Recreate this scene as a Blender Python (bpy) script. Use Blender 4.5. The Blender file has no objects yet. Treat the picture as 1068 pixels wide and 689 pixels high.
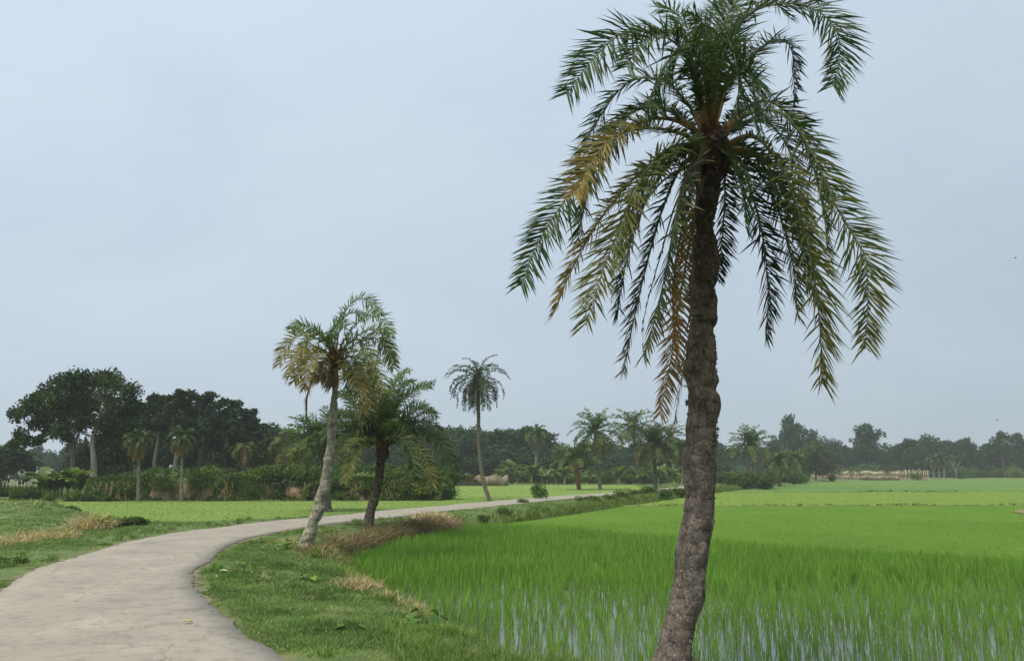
import bpy, math, random
import numpy as np
from mathutils import Vector, noise as mnoise

rng = np.random.default_rng(7)
random.seed(7)
R0 = random.Random(12)
sc = bpy.context.scene
COL = sc.collection

# ---------------------------------------------------------------- camera
F, CU, CV, H = 830.0, 534.0, 344.5, 1.7
HORIZON = 490.0
TH = math.atan((HORIZON - CV) / F)
cam_d = bpy.data.cameras.new('camera')
cam_d.sensor_width = 36.0
cam_d.lens = F / 1068.0 * 36.0
cam_d.clip_start = 0.05
cam_d.clip_end = 3000
cam = bpy.data.objects.new('camera', cam_d)
COL.objects.link(cam)
cam.location = (0, 0, H)
cam.rotation_euler = (math.pi / 2 + TH, 0, 0)
sc.camera = cam


def ray(u, v):
    a = (u - CU) / F
    b = (CV - v) / F
    return np.array([a, math.cos(TH) - b * math.sin(TH), math.sin(TH) + b * math.cos(TH)])


def at(u, v, z=0.0):
    d = ray(u, v)
    t = (z - H) / d[2]
    return np.array([d[0] * t, d[1] * t, z])


def atY(u, v, Y):
    d = ray(u, v)
    t = Y / d[1]
    return np.array([d[0] * t, Y, H + d[2] * t])


def mpp(Y):            # metres per photo pixel at distance Y
    return Y / F / math.cos(TH)


# ---------------------------------------------------------------- object helpers
def tag(o, label=None, cat=None, group=None, kind=None):
    if label: o['label'] = label
    if cat: o['category'] = cat
    if group: o['group'] = group
    if kind: o['kind'] = kind
    return o


def empty(name, loc, rz=0.0, s=1.0):
    o = bpy.data.objects.new(name, None)
    o.empty_display_size = 0.2
    COL.objects.link(o)
    o.location = tuple(float(c) for c in loc)
    o.rotation_euler = (0, 0, rz)
    o.scale = (s, s, s)
    return o


def link_mesh(name, me, parent=None):
    o = bpy.data.objects.new(name, me)
    COL.objects.link(o)
    if parent is not None:
        o.parent = parent
    return o


def copy_tree(o, parent=None):
    c = o.copy()
    COL.objects.link(c)
    c.parent = parent
    for ch in list(o.children):
        copy_tree(ch, c)
    return c


class MB:
    """collects vertices, faces and vertex colours; builds ONE mesh"""
    def __init__(self):
        self.v, self.f3, self.f4, self.c, self.n = [], [], [], [], 0

    def add(self, v, f, c):
        v = np.asarray(v, float).reshape(-1, 3)
        f = np.asarray(f, int)
        (self.f3 if f.shape[1] == 3 else self.f4).append(f + self.n)
        self._vc(v, c)

    def add2(self, v, f3, f4, c):
        v = np.asarray(v, float).reshape(-1, 3)
        if len(f3): self.f3.append(np.asarray(f3, int) + self.n)
        if len(f4): self.f4.append(np.asarray(f4, int) + self.n)
        self._vc(v, c)

    def _vc(self, v, c):
        c = np.asarray(c, float)
        if c.ndim == 1:
            c = np.tile(c, (len(v), 1))
        self.v.append(v); self.c.append(c); self.n += len(v)

    def mesh(self, name, mat, smooth=False, origin=None):
        v = np.concatenate(self.v)
        if origin is not None:
            v = v - np.asarray(origin, float)
        c = np.concatenate(self.c)
        f3 = np.concatenate(self.f3) if self.f3 else np.zeros((0, 3), int)
        f4 = np.concatenate(self.f4) if self.f4 else np.zeros((0, 4), int)
        me = bpy.data.meshes.new(name)
        me.vertices.add(len(v))
        me.vertices.foreach_set('co', v.astype(np.float32).ravel())
        loops = np.concatenate([f3.ravel(), f4.ravel()]).astype(np.int32)
        me.loops.add(len(loops))
        me.loops.foreach_set('vertex_index', loops)
        npoly = len(f3) + len(f4)
        me.polygons.add(npoly)
        start = np.concatenate([np.arange(len(f3)) * 3, len(f3) * 3 + np.arange(len(f4)) * 4]).astype(np.int32)
        me.polygons.foreach_set('loop_start', start)
        if smooth:
            me.polygons.foreach_set('use_smooth', np.ones(npoly, bool))
        at_ = me.attributes.new('Col', 'FLOAT_COLOR', 'POINT')
        cc = np.ones((len(v), 4), np.float32); cc[:, :3] = np.clip(c, 0, 1)
        at_.data.foreach_set('color', cc.ravel())
        me.update(calc_edges=True)
        me.validate()
        me.materials.append(mat)
        return me

    def build(self, name, mat, parent=None, smooth=False, origin=None):
        return link_mesh(name, self.mesh(name, mat, smooth, origin), parent)


def unit(a):
    return a / np.maximum(np.linalg.norm(a, axis=-1, keepdims=True), 1e-9)


def vnoise(p, s, seed=0.0):
    """smooth pseudo noise in -1..1, vectorised (sum of rotated sines)"""
    x, y = p[..., 0] * s + seed * 3.1, p[..., 1] * s + seed * 1.7
    z = (p[..., 2] * s if p.shape[-1] > 2 else 0.0)
    r = np.sin(x * 1.0 + 1.3 * np.sin(y * 0.9 + 2.1 + z) + z * .7)
    r = r + np.sin(y * 1.3 + 1.7 * np.sin(x * 0.7 + 4.0 - z) + 1.0)
    r = r + 0.6 * np.sin((x + y) * 2.1 + 1.1 * np.sin((x - y) * 1.7) + z * 2.3)
    r = r + 0.4 * np.sin((x - y) * 3.7 + 2.1 * np.sin((x + y) * 2.3 + z * 3))
    return r / 2.6


def blades(mb, base, dirs, length, width, side, col, bend=0.3, tipcol=None, gravity=True, bz=None):
    """grass-like blades: two segments to a point. everything vectorised"""
    n = len(base)
    length = np.broadcast_to(np.asarray(length, float), (n,))[:, None]
    width = np.broadcast_to(np.asarray(width, float), (n,))[:, None]
    bend = np.broadcast_to(np.asarray(bend, float), (n,))[:, None]
    if bz is None:
        bz = np.array([[0, 0, -1.0]])
    mid = base + dirs * length * 0.5 + bz * bend * length * 0.18
    tip = base + dirs * length * 0.95 + bz * bend * length * 0.75
    w = side * width * 0.5
    v = np.stack([base - w * .6, base + w * .6, mid - w, mid + w, tip], 1).reshape(-1, 3)
    i = np.arange(n)[:, None] * 5
    f4 = i + np.array([[0, 1, 3, 2]])
    f3 = i + np.array([[2, 3, 4]])
    col = np.broadcast_to(np.asarray(col, float), (n, 3))
    tc = col if tipcol is None else np.broadcast_to(np.asarray(tipcol, float), (n, 3))
    c = np.stack([col, col, (col + tc) / 2, (col + tc) / 2, tc], 1).reshape(-1, 3)
    mb.add2(v, f3, f4, c)


def leafquads(mb, p, size, col, nrm_bias=None, aspect=0.6):
    """folded rhombic leaves at random orientation"""
    n = len(p)
    d = unit(rng.normal(size=(n, 3)))
    if nrm_bias is not None:
        nn = unit(rng.normal(size=(n, 3)) * 0.9 + nrm_bias)
    else:
        nn = unit(rng.normal(size=(n, 3)))
    d = unit(d - (d * nn).sum(1, keepdims=True) * nn)
    s = np.cross(nn, d)
    size = np.broadcast_to(np.asarray(size, float), (n,))[:, None]
    w = size * aspect * .5
    tip = p + d * size * .5 - nn * size * .12
    bas = p - d * size * .5
    v = np.stack([bas, p + s * w, tip, p - s * w], 1).reshape(-1, 3)
    f = np.arange(n)[:, None] * 4 + np.array([[0, 1, 2, 3]])
    col = np.broadcast_to(np.asarray(col, float), (n, 3))
    mb.add(v, f, np.repeat(col, 4, 0))


def catmull(P, n):
    P = np.asarray(P, float)
    P = np.vstack([2 * P[0] - P[1], P, 2 * P[-1] - P[-2]])
    seg = len(P) - 3
    out = []
    ts = np.linspace(0, seg, n)
    for t in ts:
        k = min(int(t), seg - 1); u = t - k
        a, b, c, d = P[k], P[k + 1], P[k + 2], P[k + 3]
        out.append(0.5 * ((2 * b) + (-a + c) * u + (2 * a - 5 * b + 4 * c - d) * u * u + (-a + 3 * b - 3 * c + d) * u ** 3))
    return np.array(out)


def resample(P, n, dense=200):
    Q = catmull(P, dense)
    L = np.concatenate([[0], np.cumsum(np.linalg.norm(np.diff(Q, axis=0), axis=1))])
    t = np.linspace(0, L[-1], n)
    return np.stack([np.interp(t, L, Q[:, k]) for k in range(Q.shape[1])], 1), L[-1]


def tube(mb, P, R, col, nside=8, cap=True, disp=None):
    """tube round a polyline; disp(i_frac, angle)->radius factor"""
    P = np.asarray(P, float); n = len(P)
    T = unit(np.gradient(P, axis=0))
    ref = np.array([0.0, 1.0, 0.0]) if abs(T[0][1]) < .9 else np.array([1.0, 0, 0])
    A = unit(np.cross(T, ref)); B = np.cross(T, A)
    ang = np.linspace(0, 2 * np.pi, nside, endpoint=False)
    R = np.broadcast_to(np.asarray(R, float), (n,))
    rr = np.tile(R[:, None], (1, nside))
    if disp is not None:
        rr = rr * disp(np.linspace(0, 1, n)[:, None], ang[None, :])
    v = P[:, None, :] + rr[..., None] * (np.cos(ang)[None, :, None] * A[:, None, :] + np.sin(ang)[None, :, None] * B[:, None, :])
    v = v.reshape(-1, 3)
    i = np.arange(n - 1)[:, None] * nside; j = np.arange(nside)[None, :]; j2 = (j + 1) % nside
    f = np.stack([i + j, i + j2, i + nside + j2, i + nside + j], -1).reshape(-1, 4)
    f3 = []
    if cap:
        v = np.vstack([v, P[-1][None]])
        k = (n - 1) * nside
        f3 = np.stack([k + np.arange(nside), k + (np.arange(nside) + 1) % nside, np.full(nside, len(v) - 1)], 1)
    col = np.asarray(col, float)
    if col.ndim == 2 and len(col) == n:
        col = np.repeat(col, nside, 0)
        if cap: col = np.vstack([col, col[-1:]])
    mb.add2(v, f3, f, col)


# ---------------------------------------------------------------- materials
def new_mat(name):
    m = bpy.data.materials.new(name)
    m.use_nodes = True
    nt = m.node_tree
    nt.nodes.clear()
    out = nt.nodes.new('ShaderNodeOutputMaterial')
    return m, nt, out


def nd(nt, t, **kw):
    n = nt.nodes.new(t)
    for k, v in kw.items():
        setattr(n, k, v)
    return n


def noise_node(nt, scale, detail=4, rough=.55, coord='Object', w=None, sxyz=None):
    tc = nd(nt, 'ShaderNodeTexCoord')
    n = nd(nt, 'ShaderNodeTexNoise')
    n.inputs['Scale'].default_value = scale
    n.inputs['Detail'].default_value = detail
    n.inputs['Roughness'].default_value = rough
    src = tc.outputs[coord]
    if sxyz:
        mp = nd(nt, 'ShaderNodeMapping'); mp.inputs['Scale'].default_value = sxyz
        nt.links.new(src, mp.inputs[0]); src = mp.outputs[0]
    nt.links.new(src, n.inputs['Vector'])
    return n


def ramp(nt, src, stops):
    r = nd(nt, 'ShaderNodeValToRGB')
    els = r.color_ramp.elements
    while len(els) < len(stops): els.new(.5)
    for e, (p, c) in zip(els, stops):
        e.position = p
        e.color = (*c, 1) if len(c) == 3 else c
    nt.links.new(src, r.inputs[0])
    return r


def mix(nt, a, b, fac, mode='MIX'):
    m = nd(nt, 'ShaderNodeMix', data_type='RGBA', blend_type=mode)
    for sock, val in ((m.inputs[0], fac), (m.inputs[6], a), (m.inputs[7], b)):
        if isinstance(val, bpy.types.NodeSocket): nt.links.new(val, sock)
        elif isinstance(val, (int, float)): sock.default_value = val
        else: sock.default_value = (*val, 1)
    return m.outputs[2]


def bump(nt, src, strength, dist=0.02):
    b = nd(nt, 'ShaderNodeBump')
    b.inputs['Strength'].default_value = strength
    b.inputs['Distance'].default_value = dist
    nt.links.new(src, b.inputs['Height'])
    return b.outputs[0]


def leaf_mat(name, transl=.3, rough=.45, nscale=3.0, var=.35, spec=.35, obj_var=False):
    m, nt, out = new_mat(name)
    a = nd(nt, 'ShaderNodeAttribute', attribute_name='Col')
    nz = noise_node(nt, nscale, 3)
    r = ramp(nt, nz.outputs[0], [(.3, (1 - var,) * 3), (.7, (1 + 0 * var,) * 3)])
    c = mix(nt, a.outputs['Color'], r.outputs[0], 1.0, 'MULTIPLY')
    if obj_var:
        oi = nd(nt, 'ShaderNodeObjectInfo')
        c = mix(nt, c, ramp(nt, oi.outputs['Random'], [(0, (.7, .8, .95)), (.5, (1, 1, 1)), (1, (1.5, 1.25, .9))]).outputs[0], 1.0, 'MULTIPLY')
    p = nd(nt, 'ShaderNodeBsdfPrincipled')
    nt.links.new(c, p.inputs['Base Color'])
    p.inputs['Roughness'].default_value = rough
    p.inputs['Specular IOR Level'].default_value = spec
    t = nd(nt, 'ShaderNodeBsdfTranslucent')
    tint = mix(nt, c, (1.25, 1.35, .55), 1.0, 'MULTIPLY')
    nt.links.new(tint, t.inputs[0])
    ms = nd(nt, 'ShaderNodeMixShader')
    ms.inputs[0].default_value = transl
    nt.links.new(p.outputs[0], ms.inputs[1]); nt.links.new(t.outputs[0], ms.inputs[2])
    nt.links.new(ms.outputs[0], out.inputs[0])
    return m


def solid_mat(name, stops, nscale=6.0, rough=.9, bstr=.5, bdist=.02, bscale=None, usecol=False, detail=8, spec=.3, sxyz=None):
    m, nt, out = new_mat(name)
    nz = noise_node(nt, nscale, detail, .62, sxyz=sxyz)
    r = ramp(nt, nz.outputs[0], stops)
    c = r.outputs[0]
    if usecol:
        a = nd(nt, 'ShaderNodeAttribute', attribute_name='Col')
        c = mix(nt, a.outputs['Color'], c, 1.0, 'MULTIPLY')
    p = nd(nt, 'ShaderNodeBsdfPrincipled')
    nt.links.new(c, p.inputs['Base Color'])
    p.inputs['Roughness'].default_value = rough
    p.inputs['Specular IOR Level'].default_value = spec
    nb = noise_node(nt, bscale or nscale * 4, detail, .65, sxyz=sxyz)
    nt.links.new(bump(nt, nb.outputs[0], bstr, bdist), p.inputs['Normal'])
    nt.links.new(p.outputs[0], out.inputs[0])
    return m


M_FROND = leaf_mat('palm_leaf', .22, .55, 6.0, .25, .22)
M_LEAF = leaf_mat('tree_leaf', .15, .7, 0.35, .5, .08, True)
M_SHRUB = leaf_mat('shrub_leaf', .25, .6, 1.1, .45, .12, True)
M_GRASS = leaf_mat('grass_blade', .35, .5, 1.4, .35, .3)
M_RICE = leaf_mat('rice_blade', .4, .5, .5, .22, .3)
M_DRY = leaf_mat('dry_straw', .2, .7, 3.0, .35, .2)
M_BANANA = leaf_mat('banana_leaf', .3, .4, 1.2, .3, .4)


def bark_mat(name, stops, nscale=5, sxyz=(1, 1, .35), bstr=1.0, bdist=.03, lichen=None, rings=0):
    m, nt, out = new_mat(name)
    a = nd(nt, 'ShaderNodeAttribute', attribute_name='Col')
    nz = noise_node(nt, nscale, 9, .68, sxyz=sxyz)
    r = ramp(nt, nz.outputs[0], stops)
    c = mix(nt, a.outputs['Color'], r.outputs[0], 1.0, 'MULTIPLY')
    fib = noise_node(nt, nscale * 9, 5, .7, sxyz=(1, 1, .12))
    c = mix(nt, c, ramp(nt, fib.outputs[0], [(.35, (.45,) * 3), (.6, (1.15,) * 3)]).outputs[0], .8, 'MULTIPLY')
    if rings:
        wv = nd(nt, 'ShaderNodeTexWave', wave_type='BANDS', bands_direction='Z', wave_profile='SAW')
        wv.inputs['Scale'].default_value = rings; wv.inputs['Distortion'].default_value = 7; wv.inputs['Detail'].default_value = 5
        wv.inputs['Detail Scale'].default_value = 1.6; wv.inputs['Detail Roughness'].default_value = .65
        tcr = nd(nt, 'ShaderNodeTexCoord'); nt.links.new(tcr.outputs['Object'], wv.inputs['Vector'])
        c = mix(nt, c, ramp(nt, wv.outputs[0], [(.0, (.4, .37, .34)), (.16, (.95,) * 3), (.9, (1.2,) * 3)]).outputs[0], .85, 'MULTIPLY')
        vv = nd(nt, 'ShaderNodeTexVoronoi', feature='DISTANCE_TO_EDGE'); vv.inputs['Scale'].default_value = 11
        mpv = nd(nt, 'ShaderNodeMapping'); mpv.inputs['Scale'].default_value = (1.6, 1.6, .4)
        ww = nd(nt, 'ShaderNodeVectorMath', operation='MULTIPLY_ADD'); ww.inputs[1].default_value = (.25, .25, .25)
        nt.links.new(noise_node(nt, 8, 4, .7).outputs['Color'], ww.inputs[0]); nt.links.new(tcr.outputs['Object'], ww.inputs[2])
        nt.links.new(ww.outputs[0], mpv.inputs[0]); nt.links.new(mpv.outputs[0], vv.inputs['Vector'])
        c = mix(nt, c, ramp(nt, vv.outputs[0], [(.0, (.45, .42, .4)), (.06, (1, 1, 1))]).outputs[0], .4, 'MULTIPLY')
        hsum = nd(nt, 'ShaderNodeMath', operation='MULTIPLY_ADD'); hsum.inputs[1].default_value = .9
        nt.links.new(wv.outputs[0], hsum.inputs[0])
        vc = nd(nt, 'ShaderNodeMapRange'); vc.inputs[2].default_value = .05; vc.inputs[4].default_value = .35; nt.links.new(vv.outputs[0], vc.inputs[0]); nt.links.new(vc.outputs[0], hsum.inputs[2])
    if lichen:
        nl = noise_node(nt, nscale * 2.6, 6, .7)
        c = mix(nt, c, lichen, ramp(nt, nl.outputs[0], [(.56, (0, 0, 0)), (.66, (1, 1, 1))]).outputs[0])
    p = nd(nt, 'ShaderNodeBsdfPrincipled')
    nt.links.new(c, p.inputs['Base Color'])
    p.inputs['Roughness'].default_value = .95
    p.inputs['Specular IOR Level'].default_value = .15
    add = nd(nt, 'ShaderNodeMath', operation='ADD')
    nt.links.new(fib.outputs[0], add.inputs[0])
    nt.links.new(noise_node(nt, nscale * 3, 8, .7, sxyz=(1, 1, 1.6)).outputs[0], add.inputs[1])
    hgt = add.outputs[0]
    if rings:
        a2 = nd(nt, 'ShaderNodeMath', operation='ADD'); nt.links.new(hgt, a2.inputs[0]); nt.links.new(hsum.outputs[0], a2.inputs[1]); hgt = a2.outputs[0]
    nt.links.new(bump(nt, hgt, bstr, bdist), p.inputs['Normal'])
    nt.links.new(p.outputs[0], out.inputs[0])
    return m


M_BARK_HERO = bark_mat('date_palm_bark', [(.32, (.3, .28, .26)), (.48, (.85, .82, .78)), (.66, (1.45, 1.42, 1.38))], 9, sxyz=(1, 1, .8), bstr=1.0, bdist=.035, lichen=(.30, .29, .24), rings=2.6)
M_BARK_PALE = bark_mat('pale_palm_bark', [(.34, (.3, .3, .28)), (.5, (.85, .85, .8)), (.64, (1.3, 1.3, 1.22))], 8, sxyz=(1, 1, 1), bdist=.04, rings=1.8,
                       lichen=(.3, .31, .25))
M_BARK = bark_mat('tree_bark', [(.3, (.6, .6, .6)), (.7, (1.25, 1.25, 1.25))], 2)

# ---------------------------------------------------------------- layout lines
ROADC = np.array([(9, -10), (5.4, -5.2), (2.2, -1.4), (.6, 1), (-1.3, 3.9), (-3.16, 6.9), (-4.68, 9.34), (-6.13, 12.38), (-6.89, 14.44), (-7.83, 18.78),
                  (-8.0, 22), (-7.66, 24.34), (-7.03, 27.1), (-5.85, 29.9), (-4.53, 33.8), (-2.72, 38.1), (-.92, 42.4), (2.73, 51), (9.15, 63),
                  (15.3, 76.3), (19.6, 87), (22.3, 100), (26.8, 121), (36, 158), (45, 190)], float)
ROADC, _ = resample(ROADC, 1500, 6000)
HALF = 1.31

FIELD = np.array([(400, -6), (60, 0), (20, 3.6), (14, 4.4), (8, 5.6), (4, 6.9), (2.4, 7.5), (1.55, 8.1), (.27, 9.17), (-.4, 10.38),
                  (-1.4, 12.89), (-2.23, 14.4), (-3.3, 17.5), (-4.05, 19.4), (-3.6, 22.8), (-2.65, 26.9), (-1.24, 31.1), (1.1, 35.4),
                  (3.2, 40), (6.8, 48.6), (12.1, 60.7), (21, 80), (34, 106), (58, 150), (75, 170), (110, 200), (250, 215), (400, 205)], float)
LFIELD = np.array([(-28, 50), (-22, 40), (-16.5, 32), (-13, 28.6), (-10.6, 28.2), (-8.7, 30.2), (-6.9, 33.6), (-4.8, 37.8), (-2.3, 42.6),
                   (2.6, 53), (8, 65), (13, 77), (16, 105), (-10, 105), (-6, 56), (-6.5, 51.5), (-15, 50.3)], float)


def seg_dist(P, line, closed=False):
    """distance of points P (N,2) to a polyline"""
    A = line; B = np.roll(line, -1, 0)
    if not closed: A, B = line[:-1], line[1:]
    best = np.full(len(P), 1e9)
    for a, b in zip(A, B):
        ab = b - a
        t = np.clip(((P - a) @ ab) / max(ab @ ab, 1e-9), 0, 1)
        d = np.hypot(*(P - a - t[:, None] * ab).T)
        np.minimum(best, d, out=best)
    return best


def inside(P, poly):
    x, y = P[:, 0], P[:, 1]
    r = np.zeros(len(P), bool)
    n = len(poly)
    for i in range(n):
        x1, y1 = poly[i]; x2, y2 = poly[(i + 1) % n]
        c = ((y1 > y) != (y2 > y))
        with np.errstate(divide='ignore', invalid='ignore'):
            xi = (x2 - x1) * (y - y1) / (y2 - y1 + 1e-12) + x1
        r ^= c & (x < xi)
    return r


def sdist(P, poly):
    d = seg_dist(P, poly, True)
    return np.where(inside(P, poly), -d, d)


def sstep(x, a, b):
    t = np.clip((x - a) / (b - a), 0, 1)
    return t * t * (3 - 2 * t)


BED = -.78
WATER = -.52


def zones(P):
    P = np.asarray(P, float).reshape(-1, 2)
    return seg_dist(P, ROADC[::12]), sdist(P, FIELD), sdist(P, LFIELD)


def height(P, zz=None):
    P = np.asarray(P, float).reshape(-1, 2)
    dr, df, dl = zz if zz is not None else zones(P)
    n1 = vnoise(P, 1.1) * .035 + vnoise(P, 3.3, 2) * .015
    g = -.02 - .14 * sstep(dr, 1.6, 5.0) + n1 * sstep(dr, 1.3, 2.4)
    # rough mound left of the road
    m = np.exp(-(((P[:, 0] + 21) / 8.0) ** 2 + ((P[:, 1] - 33) / 6.0) ** 2))
    m2 = np.exp(-(((P[:, 0] + 14.2) / 3.0) ** 2 + ((P[:, 1] - 25.0) / 3.0) ** 2))
    g = g + m * (.55 + .14 * vnoise(P, .9, 5)) + m2 * .28
    g = g * sstep(dl, -.3, 1.2) + (-.24) * (1 - sstep(dl, -.3, 1.2))
    g = np.where(dr < 1.5, -.03 + 0 * g, g)
    t = sstep(df, -.25, .75)
    g = g * t + BED * (1 - t)
    return g


def zat(x, y):
    return float(height([(x, y)])[0])


# ---------------------------------------------------------------- ground
def sinh_axis(c, lo, hi, a, n):
    t = np.linspace(np.arcsinh((lo - c) / a), np.arcsinh((hi - c) / a), n)
    return c + a * np.sinh(t)


gx = sinh_axis(-2, -720, 720, 7, 520)
gy = sinh_axis(14, -720, 720, 8, 560)
GX, GY = np.meshgrid(gx, gy)
P = np.stack([GX.ravel(), GY.ravel()], 1)
zz = zones(P)
gz = height(P, zz)
nx, ny = len(gx), len(gy)
i = np.arange(ny - 1)[:, None] * nx + np.arange(nx - 1)[None, :]
f = np.stack([i, i + 1, i + nx + 1, i + nx], -1).reshape(-1, 4)
dr, df, dl = zz
cg = np.tile(np.array([.10, .145, .045]), (len(P), 1))           # turf with soil
edge = (1 - sstep(dr, 1.3, 1.5))[:, None]
cg = cg * (1 - edge) + np.array([.19, .155, .115]) * edge
lf = (1 - sstep(dl, -.2, .6))[:, None]
cg = cg * (1 - lf) + np.array([.17, .21, .06]) * lf
wet = (1 - sstep(df, -.1, .45))[:, None]
cg = cg * (1 - wet) + np.array([.06, .055, .035]) * wet
mb = MB(); mb.add(np.column_stack([P, gz]), f, cg)
M_GROUND = solid_mat('turf_and_soil', [(.3, (.45, .5, .42)), (.5, (.9, .92, .88)), (.72, (1.35, 1.2, 1.0))], 2.2, .95, .6, .03, 30, True)
g_o = mb.build('ground', M_GROUND, smooth=True)
tag(g_o, 'green turf and soil verges beside the road and paddies', kind='structure')

# ---------------------------------------------------------------- road
def road_mesh():
    mb = MB()
    T = unit(np.gradient(ROADC, axis=0))
    N = np.column_stack([-T[:, 1], T[:, 0]])
    K = 9
    n = len(ROADC)
    s = np.concatenate([[0], np.cumsum(np.hypot(*np.diff(ROADC, axis=0).T))])
    nzl = vnoise(np.column_stack([s, s * 0]), 2.3, 1); wl = HALF + .05 * np.sin(s * .9) + .05 * nzl + .03 * vnoise(np.column_stack([s, s * 0]), 9, 2) + .012 * rng.normal(size=n)
    nzr = vnoise(np.column_stack([s * 0, s]), 2.1, 5); wr = HALF + .05 * np.sin(s * .8 + 2) + .05 * nzr + .03 * vnoise(np.column_stack([s * 0, s]), 8, 3) + .012 * rng.normal(size=n)
    rows = []
    for k in range(K + 2):
        q = (min(max(k - 1, 0), K - 1)) / (K - 1) * 2 - 1
        off = np.where(q < 0, q * wr, q * wl)
        z = .02 * (1 - q * q) + .0
        if k in (0, K + 1): z = -.05
        rows.append(np.column_stack([ROADC + N * off[:, None], np.full(n, z)]))
    V = np.stack(rows, 1).reshape(-1, 3)
    W = K + 2
    i = np.arange(n - 1)[:, None] * W + np.arange(W - 1)[None, :]
    f = np.stack([i, i + 1, i + W + 1, i + W], -1).reshape(-1, 4)
    # edge mask in colour
    q = np.tile(np.abs(np.clip((np.arange(W) - 1) / (K - 1) * 2 - 1, -1, 1)), n)
    mb.add(V, f[:, ::-1], np.column_stack([q, q, q]))
    return mb


m, nt, out = new_mat('worn_concrete')
n1 = noise_node(nt, .9, 6, .6)
c = ramp(nt, n1.outputs[0], [(.28, (.19, .177, .152)), (.42, (.255, .236, .198)), (.55, (.275, .255, .213)), (.72, (.32, .297, .25))]).outputs[0]
n2 = noise_node(nt, 5.5, 7, .7)
c = mix(nt, c, ramp(nt, n2.outputs[0], [(.36, (.62, .63, .65)), (.50, (1, 1, 1))]).outputs[0], .65, 'MULTIPLY')
n3 = noise_node(nt, 90, 4, .7)
c = mix(nt, c, ramp(nt, n3.outputs[0], [(.3, (.72,) * 3), (.6, (1.1,) * 3)]).outputs[0], .8, 'MULTIPLY')
n5 = noise_node(nt, 1.7, 8, .75)
c = mix(nt, c, (.17, .15, .13), ramp(nt, n5.outputs[0], [(.57, (0, 0, 0)), (.68, (.4,) * 3)]).outputs[0])
vor = nd(nt, 'ShaderNodeTexVoronoi', feature='DISTANCE_TO_EDGE'); vor.inputs['Scale'].default_value = .8
tcx = nd(nt, 'ShaderNodeTexCoord')
wob = nd(nt, 'ShaderNodeVectorMath', operation='MULTIPLY_ADD')
nw = noise_node(nt, 2.2, 5, .7)
nt.links.new(nw.outputs['Color'], wob.inputs[0]); wob.inputs[1].default_value = (.7, .7, .7)
nt.links.new(tcx.outputs['Object'], wob.inputs[2]); nt.links.new(wob.outputs[0], vor.inputs['Vector'])
nm = noise_node(nt, .45, 2)
crk = ramp(nt, vor.outputs[0], [(.0, (1, 1, 1)), (.010, (0, 0, 0))]).outputs[0]
crk = mix(nt, crk, ramp(nt, nm.outputs[0], [(.46, (0, 0, 0)), (.54, (1, 1, 1))]).outputs[0], 1.0, 'MULTIPLY')
c = mix(nt, c, (.12, .10, .085), crk)
a = nd(nt, 'ShaderNodeAttribute', attribute_name='Col')
n4 = noise_node(nt, 3.0, 6, .7)
sm = nd(nt, 'ShaderNodeMath', operation='MULTIPLY_ADD'); sm.inputs[1].default_value = .22; sm.use_clamp = False; nt.links.new(n4.outputs[0], sm.inputs[0]); sc7 = nd(nt, 'ShaderNodeMath', operation='MULTIPLY'); sc7.inputs[1].default_value = .78; nt.links.new(a.outputs['Fac'], sc7.inputs[0]); nt.links.new(sc7.outputs[0], sm.inputs[2])
c = mix(nt, c, (.16, .135, .10), ramp(nt, sm.outputs[0], [(.98 / 1.5, (0, 0, 0)), (1.0, (.0, .0, .0)), (1.0, (.8,) * 3)]).outputs[0]) if False else mix(nt, c, (.24, .205, .155), ramp(nt, sm.outputs[0], [(.86, (0, 0, 0)), (.93, (.7,) * 3)]).outputs[0])
p = nd(nt, 'ShaderNodeBsdfPrincipled'); nt.links.new(c, p.inputs['Base Color']); p.inputs['Roughness'].default_value = .9
p.inputs['Specular IOR Level'].default_value = .25
nt.links.new(bump(nt, noise_node(nt, 60, 6, .7).outputs[0], .35, .006), p.inputs['Normal'])
nt.links.new(p.outputs[0], out.inputs[0])
M_ROAD = m
tag(road_mesh().build('road', M_ROAD, smooth=False), 'narrow curving concrete lane', kind='structure')


# ---------------------------------------------------------------- field sheets
def sheet(name, poly, z, mat, label, skirt=.3):
    poly = np.asarray(poly, float)
    me = bpy.data.meshes.new(name)
    n = len(poly)
    v = [(x, y, z) for x, y in poly] + [(x, y, z - skirt) for x, y in poly]
    fc = [list(range(n))] + [[i, n + i, n + (i + 1) % n, (i + 1) % n] for i in range(n)]
    me.from_pydata(v, [], fc)
    me.validate(); me.materials.append(mat)
    bm_normal_fix(me)
    o = link_mesh(name, me)
    tag(o, label, kind='structure')
    return o


def bm_normal_fix(me):
    import bmesh
    bm = bmesh.new(); bm.from_mesh(me)
    bmesh.ops.recalc_face_normals(bm, faces=bm.faces)
    bm.to_mesh(me); bm.free()


m, nt, out = new_mat('still_water')
p = nd(nt, 'ShaderNodeBsdfPrincipled')
p.inputs['Base Color'].default_value = (.07, .085, .055, 1)
p.inputs['Roughness'].default_value = .06
p.inputs['IOR'].default_value = 1.33
p.inputs['Specular IOR Level'].default_value = 1.0
nt.links.new(bump(nt, noise_node(nt, 6, 3).outputs[0], .12, .01), p.inputs['Normal'])
nt.links.new(p.outputs[0], out.inputs[0])
M_WATER = m


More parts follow.
